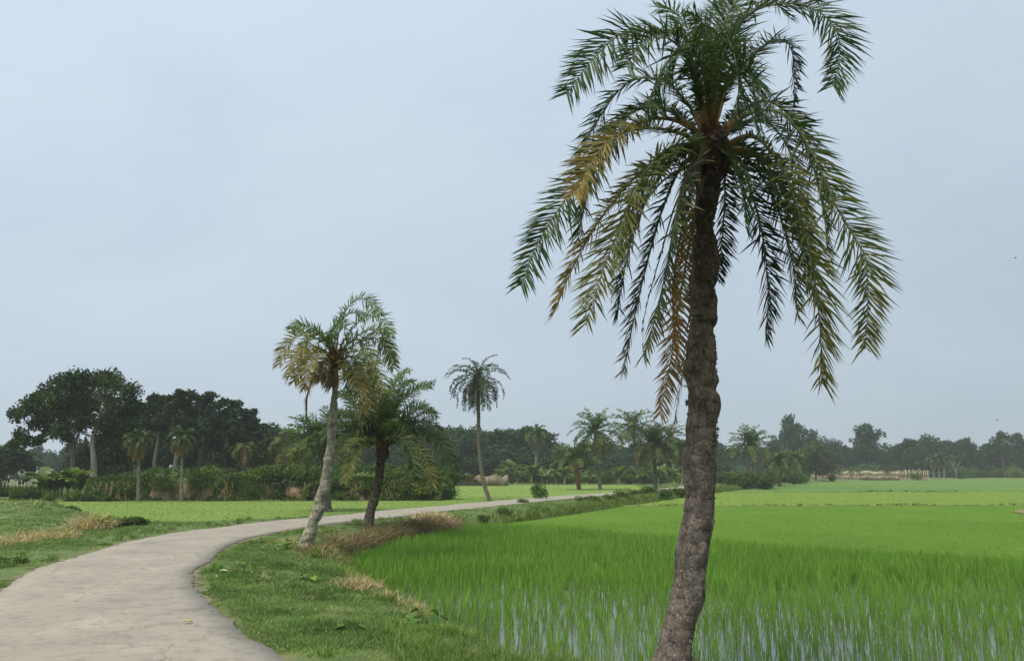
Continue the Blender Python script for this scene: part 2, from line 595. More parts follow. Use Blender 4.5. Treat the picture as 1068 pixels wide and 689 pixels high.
def field_mat(name, c1, c2, c3, sc_=.25):
    m, nt, out = new_mat(name)
    nz = noise_node(nt, sc_, 9, .72, sxyz=(1, .6, 1))
    r = ramp(nt, nz.outputs[0], [(.3, c1), (.5, c2), (.7, c3)])
    fine = noise_node(nt, 7, 6, .75)
    c = mix(nt, r.outputs[0], ramp(nt, fine.outputs[0], [(.3, (.8, .82, .75)), (.6, (1.08, 1.06, 1.05))]).outputs[0], 1.0, 'MULTIPLY')
    p = nd(nt, 'ShaderNodeBsdfPrincipled')
    nt.links.new(c, p.inputs['Base Color'])
    p.inputs['Roughness'].default_value = 1
    p.inputs['Specular IOR Level'].default_value = .1
    nt.links.new(bump(nt, fine.outputs[0], .7, .12), p.inputs['Normal'])
    nt.links.new(p.outputs[0], out.inputs[0])
    return m


M_F1 = field_mat('rice_canopy_mid', (.075, .16, .018), (.092, .18, .02), (.115, .20, .024))
M_F2 = field_mat('rice_canopy_pale', (.12, .195, .034), (.138, .215, .038), (.155, .23, .044))
M_F3 = field_mat('rice_canopy_far', (.09, .17, .045), (.105, .185, .048), (.125, .20, .055), .06)
M_F4 = field_mat('short_grass_field', (.135, .21, .05), (.155, .235, .055), (.18, .255, .065))
M_FALLOW = field_mat('fallow_soil', (.13, .19, .055), (.18, .19, .08), (.23, .20, .10), .8)

li = [tuple(q) for q in FIELD]
near_far_line = [(1.4, 30.4), (6.1, 23.8), (12.3, 19.4), (20, 15.5), (60, 6)]
# index bookkeeping along the left edge of the big paddy
near_poly = [(60, 0), (20, 3.6), (14, 4.4), (8, 5.6), (4, 6.9), (2.4, 7.5), (1.55, 8.1), (.27, 9.17), (-.4, 10.38),
             (-1.4, 12.89), (-2.23, 14.4), (-3.3, 17.5), (-4.05, 19.4), (-3.6, 22.8), (-2.65, 26.9), (-1.24, 31.1)] + near_far_line
mid_poly = [(-1.24, 31.1), (1.1, 35.4), (3.2, 40), (6.5, 48)] + [(26, 48.8), (60, 49.5), (160, 52), (160, 0), (60, 6), (20, 15.5), (12.3, 19.4), (6.1, 23.8), (1.4, 30.4)]
pale_poly = [(6.6, 48.3), (12.1, 60.7), (20.3, 78.5), (90, 83), (250, 90), (250, 56), (60, 50), (26, 49.2)]
far_poly = [(20.8, 79.4), (34, 106), (58, 150), (75, 170), (110, 200), (250, 214), (400, 205), (400, 95), (250, 90.6), (90, 83.8)]

sheet('paddy_water', near_poly, WATER, M_WATER, 'shallow water between the rice in the near paddy', .2)
sheet('paddy_field', mid_poly, -.41, M_F1, 'green middle paddy field', .3)
sheet('paddy_field', pale_poly, -.42, M_F2, 'pale yellow-green paddy strip', .3)
sheet('paddy_field', far_poly, -.40, M_F3, 'far green paddy field up to the treeline', .3)
sheet('grass_field', LFIELD * 1.0, -.20, M_F4, 'flat pale green field left of the road', .2)
sheet('fallow_patch', [(24.5, 37.5), (40, 37), (40, 44.5), (27, 43.5), (25.2, 41)], -.36, M_FALLOW, 'bare fallow patch in the paddy at right', .2)


# ---------------------------------------------------------------- rice plants (stuff)
def scatter(poly, spacing, xlim=None, jitter=.35, view=.86, ymax=None, keep=1.0, ymin=None):
    poly = np.asarray(poly)
    x0, y0 = poly.min(0); x1, y1 = poly.max(0)
    if ymax: y1 = min(y1, ymax)
    if ymin is not None: y0 = max(y0, ymin)
    x1 = min(x1, view * y1 + 4); x0 = max(x0, -view * y1 - 4)
    X, Y = np.meshgrid(np.arange(x0, x1, spacing), np.arange(y0, y1, spacing))
    P = np.stack([X.ravel(), Y.ravel()], 1)
    P += rng.uniform(-jitter, jitter, P.shape) * spacing
    P = P[(np.abs(P[:, 0]) < view * P[:, 1] + 4) & (P[:, 1] < y1) & (P[:, 1] > y0)]
    if keep < 1: P = P[rng.random(len(P)) < keep]
    return P[inside(P, poly)]


def tufts(mb, P, z, nb, h, w, c1, c2, lean=.25, bend=.25, spread=.04, tip=None):
    n = len(P)
    if n == 0: return
    z = np.broadcast_to(z, (n,))
    B = np.repeat(np.column_stack([P, z]), nb, 0)
    k = len(B)
    az = rng.uniform(0, 2 * np.pi, k)
    ln = np.abs(rng.normal(0, lean, k))
    d = unit(np.column_stack([np.cos(az) * ln, np.sin(az) * ln, np.ones(k)]))
    B[:, 0] += np.cos(az) * spread * rng.random(k); B[:, 1] += np.sin(az) * spread * rng.random(k)
    a2 = rng.uniform(0, np.pi, k)
    side = np.column_stack([np.cos(a2), np.sin(a2), np.zeros(k)])
    H_ = np.repeat(np.broadcast_to(h, (n,)), nb) * rng.uniform(.6, 1.15, k)
    t = np.repeat(rng.random(n), nb)[:, None] * .6 + rng.random((k, 1)) * .4
    col = np.asarray(c1) * (1 - t) + np.asarray(c2) * t
    hb = np.column_stack([np.cos(az), np.sin(az), -np.ones(k) * .6])
    blades(mb, B, d, H_, w * rng.uniform(.7, 1.3, k), side, col, bend * rng.uniform(.2, 1.4, k), bz=hb,
           tipcol=col * 1.1 if tip is None else tip)


mb = MB()
P = scatter(near_poly, .19, jitter=.36, ymin=4, ymax=31)
P = P[sdist(P, FIELD) < -.08]
dens = vnoise(P, .5, 4)
P = P[rng.random(len(P)) < .93 - .10 * (dens > .6)]
Y = P[:, 1]
a0 = P[Y < 11.5]; a_ = P[(Y >= 11.5) & (Y < 15.5)]; b_ = P[Y >= 15.5]
a0 = a0[vnoise(a0 * np.array([3.0, 1.0]), 1.6, 17) < .75]
tufts(mb, a0, WATER - .03, 7, .33 + .05 * vnoise(a0, .8, 1), .0095, (.12, .24, .035), (.23, .39, .08), lean=.12, bend=.12, spread=.025)
tufts(mb, a_, WATER - .03, 8, .36 + .05 * vnoise(a_, .8, 1), .0105, (.115, .235, .033), (.20, .37, .068), lean=.13, bend=.12, spread=.03)
tufts(mb, b_, WATER - .03, 9, .40 + .05 * vnoise(b_, .8, 1), .018, (.105, .225, .028), (.185, .35, .055), lean=.14, bend=.12, spread=.06)
tag(mb.build('rice_plants', M_RICE), 'rows of young rice standing in water', 'rice', kind='stuff')

mb = MB()
P = scatter(mid_poly, .24, jitter=.5, ymax=50)
P = P[sdist(P, FIELD) < -.1]
far_ = P[:, 1] > 34
tufts(mb, P[~far_], -.47, 7, .13, .014, (.10, .20, .02), (.13, .24, .03), lean=.5, bend=.3, spread=.12)
tufts(mb, P[far_], -.47, 4, .10, .03, (.10, .195, .02), (.13, .235, .03), lean=.5, bend=.3, spread=.14)
P = scatter(pale_poly, .85, jitter=.5)
tufts(mb, P, -.44, 3, .07, .07, (.16, .235, .05), (.185, .255, .055), lean=.4, bend=.3, spread=.3)
P = scatter(far_poly, 2.4, jitter=.5)
tufts(mb, P, -.42, 3, .08, .12, (.105, .185, .045), (.12, .20, .05), lean=.4, bend=.3, spread=1.0)
tag(mb.build('young_rice', M_RICE), 'lighter young rice in the fields beyond', 'rice', kind='stuff')

mb = MB()
P = scatter(LFIELD, .35, jitter=.5)
P = P[P[:, 1] < 60]
tufts(mb, P, -.21, 3, .06, .03, (.15, .23, .055), (.175, .255, .065), lean=.45, bend=.3, spread=.14)
P = scatter(LFIELD, 1.2, jitter=.5); P = P[P[:, 1] >= 60]
tufts(mb, P, -.21, 3, .06, .08, (.15, .23, .055), (.17, .25, .065), lean=.45, bend=.3, spread=.4)
tag(mb.build('field_grass', M_RICE), 'short pale grass of the left field', 'grass', kind='stuff')

# low bunds with ragged weeds between the paddies
for pts, nm, lb in (([(6.4, 48.15), (26, 49), (60, 49.75), (160, 53)], 'field_bund', 'low weedy bund between the middle and pale paddies'),
                    ([(20.4, 79), (90, 83.4), (250, 90.3)], 'field_bund', 'low weedy bund across the far paddy')):
    Q, L = resample(np.array(pts, float), 90)
    mb = MB()
    Q3 = np.column_stack([Q, np.full(len(Q), -.45)])
    tube(mb, Q3, .10 + .03 * np.sin(np.arange(90) * 1.7), (.11, .17, .045), 6)
    tag(mb.build(nm, M_GROUND, smooth=True), lb, kind='structure')
mb = MB()
Q, L = resample(np.array([(6.4, 48.15), (26, 49), (60, 49.75)], float), 700)
Q = Q + rng.normal(0, .1, Q.shape)
Q = Q[(rng.random(len(Q)) < .15 + .5 * vnoise(Q, .9))]
tufts(mb, Q, -.36, 6, .16, .045, (.09, .16, .035), (.2, .2, .06), lean=.6, bend=.4, spread=.1)
Q, L = resample(np.array([(20.4, 79), (90, 83.4)], float), 500)
Q = Q[(rng.random(len(Q)) < .08 + .5 * vnoise(Q, .35))]
tufts(mb, Q, -.36, 6, .2, .09, (.08, .15, .035), (.13, .18, .05), lean=.6, bend=.4, spread=.3)
tag(mb.build('bund_weeds', M_GRASS), 'weeds on the low field bunds', 'weeds', kind='stuff')


# ---------------------------------------------------------------- verge grass (stuff)
def verge_points(n, x0, x1, y0, y1, maxf=None):
    P = np.column_stack([rng.uniform(x0, x1, n), rng.uniform(y0, y1, n)])
    P = P[(np.abs(P[:, 0]) < .72 * P[:, 1] + 2.5)]
    dr, df, dl = zones(P)
    jag = .12 * vnoise(P, 6, 3) + .07 * vnoise(P, 15, 8)
    k = (dr > HALF + .04 + jag) & (df > -.12) & (dl > -.1)
    P, dr, df, dl = P[k], dr[k], df[k], dl[k]
    return P, height(P, (dr, df, dl)), dr, df, dl


def grass_layer(mb, n, box, hh, w, keepn=.2):
    P, z, dr, df, dl = verge_points(n, *box)
    m1 = vnoise(P, 1.5, 6); m2 = vnoise(P, 4.2, 9)
    keep = rng.random(len(P)) < np.clip(.95 + .3 * m1 + .15 * m2, .5, 1)
    P, z, dr, df, m1, m2 = P[keep], z[keep], dr[keep], df[keep], m1[keep], m2[keep]
    h = hh * (0.6 + .55 * np.clip(m1 + .4 * m2, -.6, 1.2)) * (.5 + .5 * sstep(dr, 1.3, 2.0))
    h = h * (1 + 1.3 * (1 - sstep(df, .0, .6)))
    k = len(P)
    az = rng.uniform(0, 2 * np.pi, k); ln = np.abs(rng.normal(0, .75, k))
    d = unit(np.column_stack([np.cos(az) * ln, np.sin(az) * ln, np.ones(k)]))
    a2 = rng.uniform(0, np.pi, k)
    side = np.column_stack([np.cos(a2), np.sin(a2), np.zeros(k)])
    t = np.clip(.5 + .4 * vnoise(P, .9, 11) + .35 * vnoise(P, 3.1, 14) + rng.normal(0, .22, k), 0, 1)[:, None]
    col = np.array([.085, .17, .04]) * (1 - t) + np.array([.18, .28, .08]) * t
    dry = ((rng.random(k) < .06 + .30 * sstep(vnoise(P, 1.7, 21) * .7 + .5 * vnoise(P, 4.1, 22), .3, .9)))[:, None]
    col = np.where(dry, np.array([.42, .36, .19]) * rng.uniform(.6, 1.1, (k, 1)), col)
    hb = np.column_stack([np.cos(az), np.sin(az), -np.ones(k)])
    blades(mb, np.column_stack([P, z - .01]), d, h * rng.uniform(.5, 1.25, k), w * rng.uniform(.6, 1.4, k), side, col,
           .35 * rng.uniform(.2, 1.5, k), bz=hb, tipcol=col * 1.15)


mb = MB()
grass_layer(mb, 460000, (-6.5, 3.2, 4.8, 11.5), .12, .0075)
grass_layer(mb, 330000, (-8, 1.5, 11.5, 19), .11, .012)
grass_layer(mb, 150000, (-20, 2, 19, 30), .11, .020)
grass_layer(mb, 90000, (-14, -4, 9, 20), .09, .013)
grass_layer(mb, 150000, (-34, 14, 30, 62), .17, .04)
grass_layer(mb, 60000, (-60, 62, 62, 120), .25, .12)
tag(mb.build('verge_grass', M_GRASS), 'green grass on the road verges', 'grass', kind='stuff')

mb = MB()
Pc, zc, drc, dfc, dlc = verge_points(5200, -14, 2.5, 5, 30)
kk = (rng.random(len(Pc)) < .13 + .25 * (vnoise(Pc, 1.1, 40) > .45)) & (drc > 1.5)
Pc, zc = Pc[kk], zc[kk]
sc_n = 9
Pt = np.repeat(Pc, sc_n, 0) + rng.normal(0, .05, (len(Pc) * sc_n, 2))
tufts(mb, Pt, np.repeat(zc, sc_n) - .01, 5, np.repeat(rng.uniform(.10, .24, len(Pc)), sc_n), .0085, (.06, .14, .025), (.19, .27, .06), lean=.55, bend=.5, spread=.03)
kk = rng.random(len(Pc)) < .22
Pt = np.repeat(Pc[kk], 6, 0) + rng.normal(0, .07, (kk.sum() * 6, 2)) + .1
tufts(mb, Pt, height(Pt) - .01, 4, .13, .006, (.42, .35, .2), (.55, .48, .28), lean=1.1, bend=.6, spread=.05)
kk = rng.random(len(Pc)) < .5
Pt = np.repeat(Pc[kk], 5, 0) + rng.normal(0, .09, (kk.sum() * 5, 2)) - .08
leafquads(mb, np.column_stack([Pt, height(Pt) + rng.uniform(.03, .11, len(Pt))]), rng.uniform(.03, .075, len(Pt)), np.array([.09, .20, .04]) * rng.uniform(.6, 1.5, (len(Pt), 1)), np.array([0, 0, 1.6]), .8)
tag(mb.build('verge_weeds', M_GRASS), 'taller tufts, small weeds and dry stems in the verge grass', 'weeds', kind='stuff')

# taller ragged fringe where the bank meets the paddy
mb = MB()
edge_l, L = resample(np.array([(2.6, 7.25), (1.55, 7.85), (.9, 8.3), (.25, 8.85), (-.5, 10.15), (-1.5, 12.8), (-2.35, 14.2), (-3.5, 17.3)], float), 1500)
Q = edge_l + rng.normal(0, .16, edge_l.shape)
tufts(mb, Q, height(Q) - .02, 12, .24, .008, (.11, .19, .03), (.26, .32, .08), lean=.5, bend=.4, spread=.07)
q3 = np.column_stack([rng.uniform(-1.6, 1.0, 1500), rng.uniform(7.4, 9.6, 1500)])
q3 = q3[(vnoise(q3, 2.3, 50) > -.25) & (q3[:, 0] + .35 * (q3[:, 1] - 7.4) > -.9) & (sdist(q3, FIELD) > -.05)]
tufts(mb, q3, height(q3) - .02, 9, .17 + .06 * vnoise(q3, 3.0, 8), .0075, (.085, .17, .03), (.20, .29, .07), lean=.55, bend=.5, spread=.06)
q2, L = resample(np.array([(-.1, 6.6), (.9, 7.0), (1.9, 6.7), (2.9, 6.4)], float), 300)
q2 = q2 + rng.normal(0, .22, q2.shape)
tufts(mb, q2, height(q2) - .02, 10, .19, .007, (.12, .2, .03), (.32, .33, .12), lean=.5, bend=.4, spread=.07)
edge_2, L = resample(np.array([(-1.0, 30.3), (1.2, 35.2), (3.3, 40.2), (6.9, 48.8), (12.2, 61), (21, 80.3), (34, 106.3)], float), 2200)
Q = edge_2 + rng.normal(0, .25, edge_2.shape) + np.array([-.3, .2])
tufts(mb, Q, height(Q) - .02, 8, .42, .04, (.09, .16, .03), (.19, .25, .06), lean=.5, bend=.4, spread=.15)
tag(mb.build('bank_fringe_grass', M_GRASS), 'tall grass fringe along the paddy edge', 'grass', kind='stuff')

# brown withered reed strip on the bank
mb = MB()
Q, L = resample(np.array([(-3.75, 16.9), (-4.25, 19.3), (-4.0, 22.6), (-3.15, 26.6), (-1.9, 30.2)], float), 2400)
Q = Q + rng.normal(0, 1, Q.shape) * np.array([.17, .2])
Q = Q[rng.random(len(Q)) < .72 + .4 * vnoise(Q, 1.2, 3)]
hq = .30 + .2 * vnoise(Q, 2.6, 7) + .16 * sstep(Q[:, 1], 17, 23)
Q = Q[(vnoise(Q, 4.5, 12) < .75)]; hq = (.26 + .2 * vnoise(Q, 2.6, 7) + .12 * rng.random(len(Q)) + .16 * sstep(Q[:, 1], 17, 23))
tufts(mb, Q, height(Q) - .03, 8, hq, .018, (.12, .085, .045), (.42, .33, .2), lean=.75, bend=.9, spread=.16)
gq = Q[vnoise(Q, 2.0, 33) > -.15]
tufts(mb, gq, height(gq) - .03, 8, .30, .018, (.07, .14, .025), (.17, .24, .05), lean=.6, bend=.6, spread=.16)
tag(mb.build('withered_reeds', M_DRY), 'brown withered reeds along the bank', 'reeds', kind='stuff')


# ================================================================ PALMS
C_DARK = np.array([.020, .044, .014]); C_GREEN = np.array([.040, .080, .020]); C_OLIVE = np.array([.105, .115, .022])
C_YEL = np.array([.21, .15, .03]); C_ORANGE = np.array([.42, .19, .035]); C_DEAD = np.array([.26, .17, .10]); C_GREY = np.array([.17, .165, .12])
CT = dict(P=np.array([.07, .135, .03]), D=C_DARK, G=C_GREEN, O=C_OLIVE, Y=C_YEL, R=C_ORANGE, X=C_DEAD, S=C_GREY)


def frond_mesh(P, c0, c1, nleaf=55, ll=.40, lw=.026, twist=0.0, droop=.25, rach=.016, fold=.28, origin=(0, 0, 0), out=None,
               s0=.10, spread=1.0, ragged=.13, side_ref=None):
    """one feather leaf: P control points base->tip (world)"""
    C, L = resample(P, 60)
    T = unit(np.gradient(C, axis=0))
    if out is None:
        R = C[-1] - C[0]; R[2] = 0
    else:
        R = np.array(out, float)
    if np.linalg.norm(R) < .05: R = np.array([.3, -1, 0.0])
    S0 = np.array([R[1], -R[0], 0.0]); S0 = S0 / np.linalg.norm(S0)
    mb = MB()
    rt = np.linspace(1, .12, 60) ** 1.1
    cr = np.array([.17, .17, .08]) * .8 + .2 * np.asarray(c0)
    bt = (1 - sstep(np.linspace(0, 1, 60), .04, .22))[:, None]
    tube(mb, C, rach * rt * (1 + .9 * bt[:, 0]), cr * (1 - bt) + np.array([.27, .15, .06]) * bt, 5)
    n = nleaf
    s = s0 + (1 - s0) * (np.arange(n) + .5) / n
    for sd in (-1, 1):
        ss = np.clip(s + rng.normal(0, .25 / n, n), 0, 1)
        # palm leaflets sit in loose groups
        ss = np.clip(ss + .35 / n * np.sin(np.arange(n) * 2.1 + sd), 0, 1)
        idx = ss * 59
        i0 = np.clip(idx.astype(int), 0, 58); fr = (idx - i0)[:, None]
        b = C[i0] * (1 - fr) + C[i0 + 1] * fr
        t = unit(T[i0] * (1 - fr) + T[i0 + 1] * fr)
        S = unit(S0 - (t @ S0)[:, None] * t)
        U = np.cross(S, t)
        tw = twist * (0.35 + .65 * ss)[:, None] + rng.normal(0, .05, (n, 1))
        S2 = S * np.cos(tw) + U * np.sin(tw)
        U2 = np.cross(S2, t)
        al = np.radians(66 - 22 * ss ** 1.5)[:, None] * spread + rng.normal(0, .12, (n, 1))
        be = fold + rng.normal(0, .30, (n, 1))
        d = np.cos(al) * t + np.sin(al) * (sd * S2 * np.cos(be) + U2 * np.sin(be))
        d = unit(d)
        env = (.45 + .55 * sstep(ss, s0, .35)) * (1 - .45 * sstep(ss, .72, 1.0))
        le = ll * .92 * env * rng.uniform(.82, 1.12, n)
        le *= np.where(rng.random(n) < ragged, rng.uniform(.2, .7, n), 1)
        w = unit(t - (t * d).sum(1, keepdims=True) * d)
        rot = rng.normal(.0, .35, (n, 1))
        w = w * np.cos(rot) + np.cross(d, w) * np.sin(rot)
        tt = np.clip(ss + rng.normal(0, .22, n), 0, 1)[:, None]
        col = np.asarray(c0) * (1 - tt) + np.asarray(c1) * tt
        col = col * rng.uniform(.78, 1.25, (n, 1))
        yt = (rng.random((n, 1)) < .25)
        tipc = np.where(yt, col * .6 + np.array([.20, .15, .07]) * .4, col * 1.05)
        blades(mb, b, d, le, lw * (.75 + .25 * (1 - ss)), w, col, droop * rng.uniform(.3, 1.4, n), tipcol=tipc)
    return mb.mesh('frond', M_FROND, origin=origin)


def palm_trunk(root, pts, radii, mat, cols, knob=0.0, ring=.05, nside=20, nseg=160, seed=0, knob_from=.5, rough=.05):
    """pts world; cols: (n,3) per control point"""
    o = np.array(root.location)
    P, L = resample(np.column_stack([pts, radii, cols]), nseg, 1500)
    mb = MB()
    s = np.linspace(0, 1, nseg)

    def disp(sf, ang):
        q = 1 + ring * (np.sin(sf * L * 26 + np.sin(ang * 2 + seed) * 1.2 + 2 * np.sin(sf * 17)) * .5)
        kf = sstep(sf, knob_from - .05, knob_from + .05)
        ph = sf * L * 2 * np.pi / .36
        # tapping notches alternate from side to side
        q = q + kf * knob * (np.maximum(0, np.sin(ph / 2 + 1.1 * np.sin(sf * 23))) ** 2.2 * np.cos(ang - .2) + np.maximum(0, -np.sin(ph / 2 + 1.3 * np.sin(sf * 19))) ** 2.2 * np.cos(ang - np.pi + .3))
        pp = np.stack([np.cos(ang) * 2 + 0 * sf, np.sin(ang) * 2 + 0 * sf, sf * L * 6 + 0 * ang], -1)
        q = q + rough * vnoise(pp, 1.4, seed) + rough * .6 * vnoise(pp, 4.2, seed + 3)
        return q
    tube(mb, P[:, :3], P[:, 3], P[:, 4:7], nside, disp=disp)
    me = mb.mesh('trunk', mat, smooth=True, origin=o)
    return link_mesh('trunk', me, root)


def crown_base(root, c, axis, r, h, col=(.16, .09, .045), n=30, fib=True):
    """fibrous boots where the leaves leave the trunk"""
    o = np.array(root.location)
    mb = MB()
    tube(mb, np.array([c - axis * h * .6, c - axis * h * .2, c + axis * h * .2, c + axis * h * .55]), [r * .85, r * 1.25, r * 1.1, r * .5], np.tile(np.asarray(col) * .35, (4, 1)), 12)
    for k in range(n):
        a = k * 2.4 + rng.normal(0, .1); hh = (k / n - .5) * h
        d = np.array([math.cos(a), math.sin(a), 0])
        b = c + axis * hh + d * r * .75
        tip = b + d * r * rng.uniform(.15, .4) + axis * h * rng.uniform(.15, .32)
        tube(mb, np.array([b, (b + tip) / 2 + d * r * .15, tip]), [r * .24, r * .17, r * .07], np.tile(np.asarray(col) * rng.uniform(.5, 1.3), (3, 1)), 5)
    if fib:
        k = 160
        a = rng.uniform(0, 2 * np.pi, k)
        B = c + np.outer(rng.uniform(-.5, .4, k) * h, axis) + np.column_stack([np.cos(a), np.sin(a), 0 * a]) * r
        D = unit(np.column_stack([np.cos(a), np.sin(a), rng.normal(-.3, .7, k)]))
        blades(mb, B, D, r * rng.uniform(.5, 1.3, k), .006 * (r / .15), np.cross(D, np.array([0, 0, 1.0])), np.array(col) * .8, .6)
    return link_mesh('leaf_base', mb.mesh('leaf_base', M_BARK_HERO, origin=o), root)


# -------- the big palm in front
YH = 7.2
hb = atY(705, 700, YH)
hero = empty('date_palm', (hb[0], hb[1], zat(hb[0], hb[1])))
tag(hero, 'tall nearest date palm at the paddy edge, notched brown trunk and hanging fronds', 'palm tree')
def profile(rows, Y, sc_=1.0):
    """(v, left u, right u) edges read off the photo -> world centres and radii"""
    P_, R_ = [], []
    for v, l, r in rows:
        p = atY((l + r) / 2, v, Y)
        depth = Y * math.cos(TH) + (p[2] - H) * math.sin(TH)
        P_.append(p); R_.append((r - l) / 2 * depth / F * sc_)
    return np.array(P_), np.array(R_)


pts, rad = profile([(745, 668, 718), (705, 676, 722), (689, 682, 722), (672, 687, 722), (650, 693, 725), (624, 699, 734), (598, 704, 736), (572, 705, 739), (553, 710, 742),
                    (542, 712, 745), (520, 715, 745), (498, 713, 746), (477, 713, 747), (455, 717, 749), (433, 717, 749), (418, 715, 749), (412, 715, 747), (407, 716, 745),
                    (403, 715, 745), (392, 713, 749), (373, 715, 748), (357, 717, 746), (337, 720, 743), (331, 720, 747), (314, 720, 748), (297, 721, 745), (292, 720, 748),
                    (279, 722, 749), (253, 722, 748), (240, 727, 744), (223, 725, 746), (205, 727, 750), (190, 726, 752), (175, 725, 757), (160, 728, 757), (140, 736, 748)], YH, .98)
tr = list(range(len(pts)))
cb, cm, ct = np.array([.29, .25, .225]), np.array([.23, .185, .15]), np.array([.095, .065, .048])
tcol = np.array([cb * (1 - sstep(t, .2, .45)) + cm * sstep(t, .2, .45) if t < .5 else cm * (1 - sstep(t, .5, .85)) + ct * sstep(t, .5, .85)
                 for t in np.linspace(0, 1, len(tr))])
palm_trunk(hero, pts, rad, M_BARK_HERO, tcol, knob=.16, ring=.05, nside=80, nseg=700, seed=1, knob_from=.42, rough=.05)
# lichen crust and old root fibres
mb = MB()
k = 500
a = rng.uniform(0, 2 * np.pi, k)
D = unit(np.column_stack([np.cos(a), np.sin(a), rng.uniform(-1.4, .4, k)]))
base = atY(706, 690, YH)
B = base + np.column_stack([np.cos(a) * .15, np.sin(a) * .15, rng.uniform(-.16, .04, k)])
blades(mb, B, D, rng.uniform(.05, .16, k), .010, unit(np.cross(D, np.array([0, 0, 1.0]))), np.array([.20, .12, .07]) * rng.uniform(.5, 1.5, (k, 1)), .5)
link_mesh('root_fibre', mb.mesh('root_fibre', M_DRY, origin=hero.location), hero)
mb = MB()   # torn leaf bases and bark scales along the right edge
k = 900
s = rng.uniform(0, 1, k)
idx = s * (len(tr) - 4) + 2
i0 = idx.astype(int); fr = (idx - i0)[:, None]
C_ = pts[i0] * (1 - fr) + pts[i0 + 1] * fr
R_ = rad[i0] * (1 - fr[:, 0]) + rad[i0 + 1] * fr[:, 0]
a = rng.normal(-.1, .55, k) * np.where(rng.random(k) < .75, 1, 6)
D = np.column_stack([np.cos(a), np.sin(a), rng.normal(0.1, .5, k)])
B = C_ + np.column_stack([np.cos(a), np.sin(a), 0 * a]) * R_[:, None] * .98
leafquads(mb, B, rng.uniform(.02, .05, k), np.where(rng.random((k, 1)) < .4, np.array([[.26, .25, .19]]), np.array([[.12, .085, .06]])), D)
link_mesh('bark_scale', mb.mesh('bark_scale', M_DRY, origin=hero.location), hero)

cc = atY(741, 158, YH)
crown_base(hero, cc, np.array([0, 0, 1.0]), .165, .42)
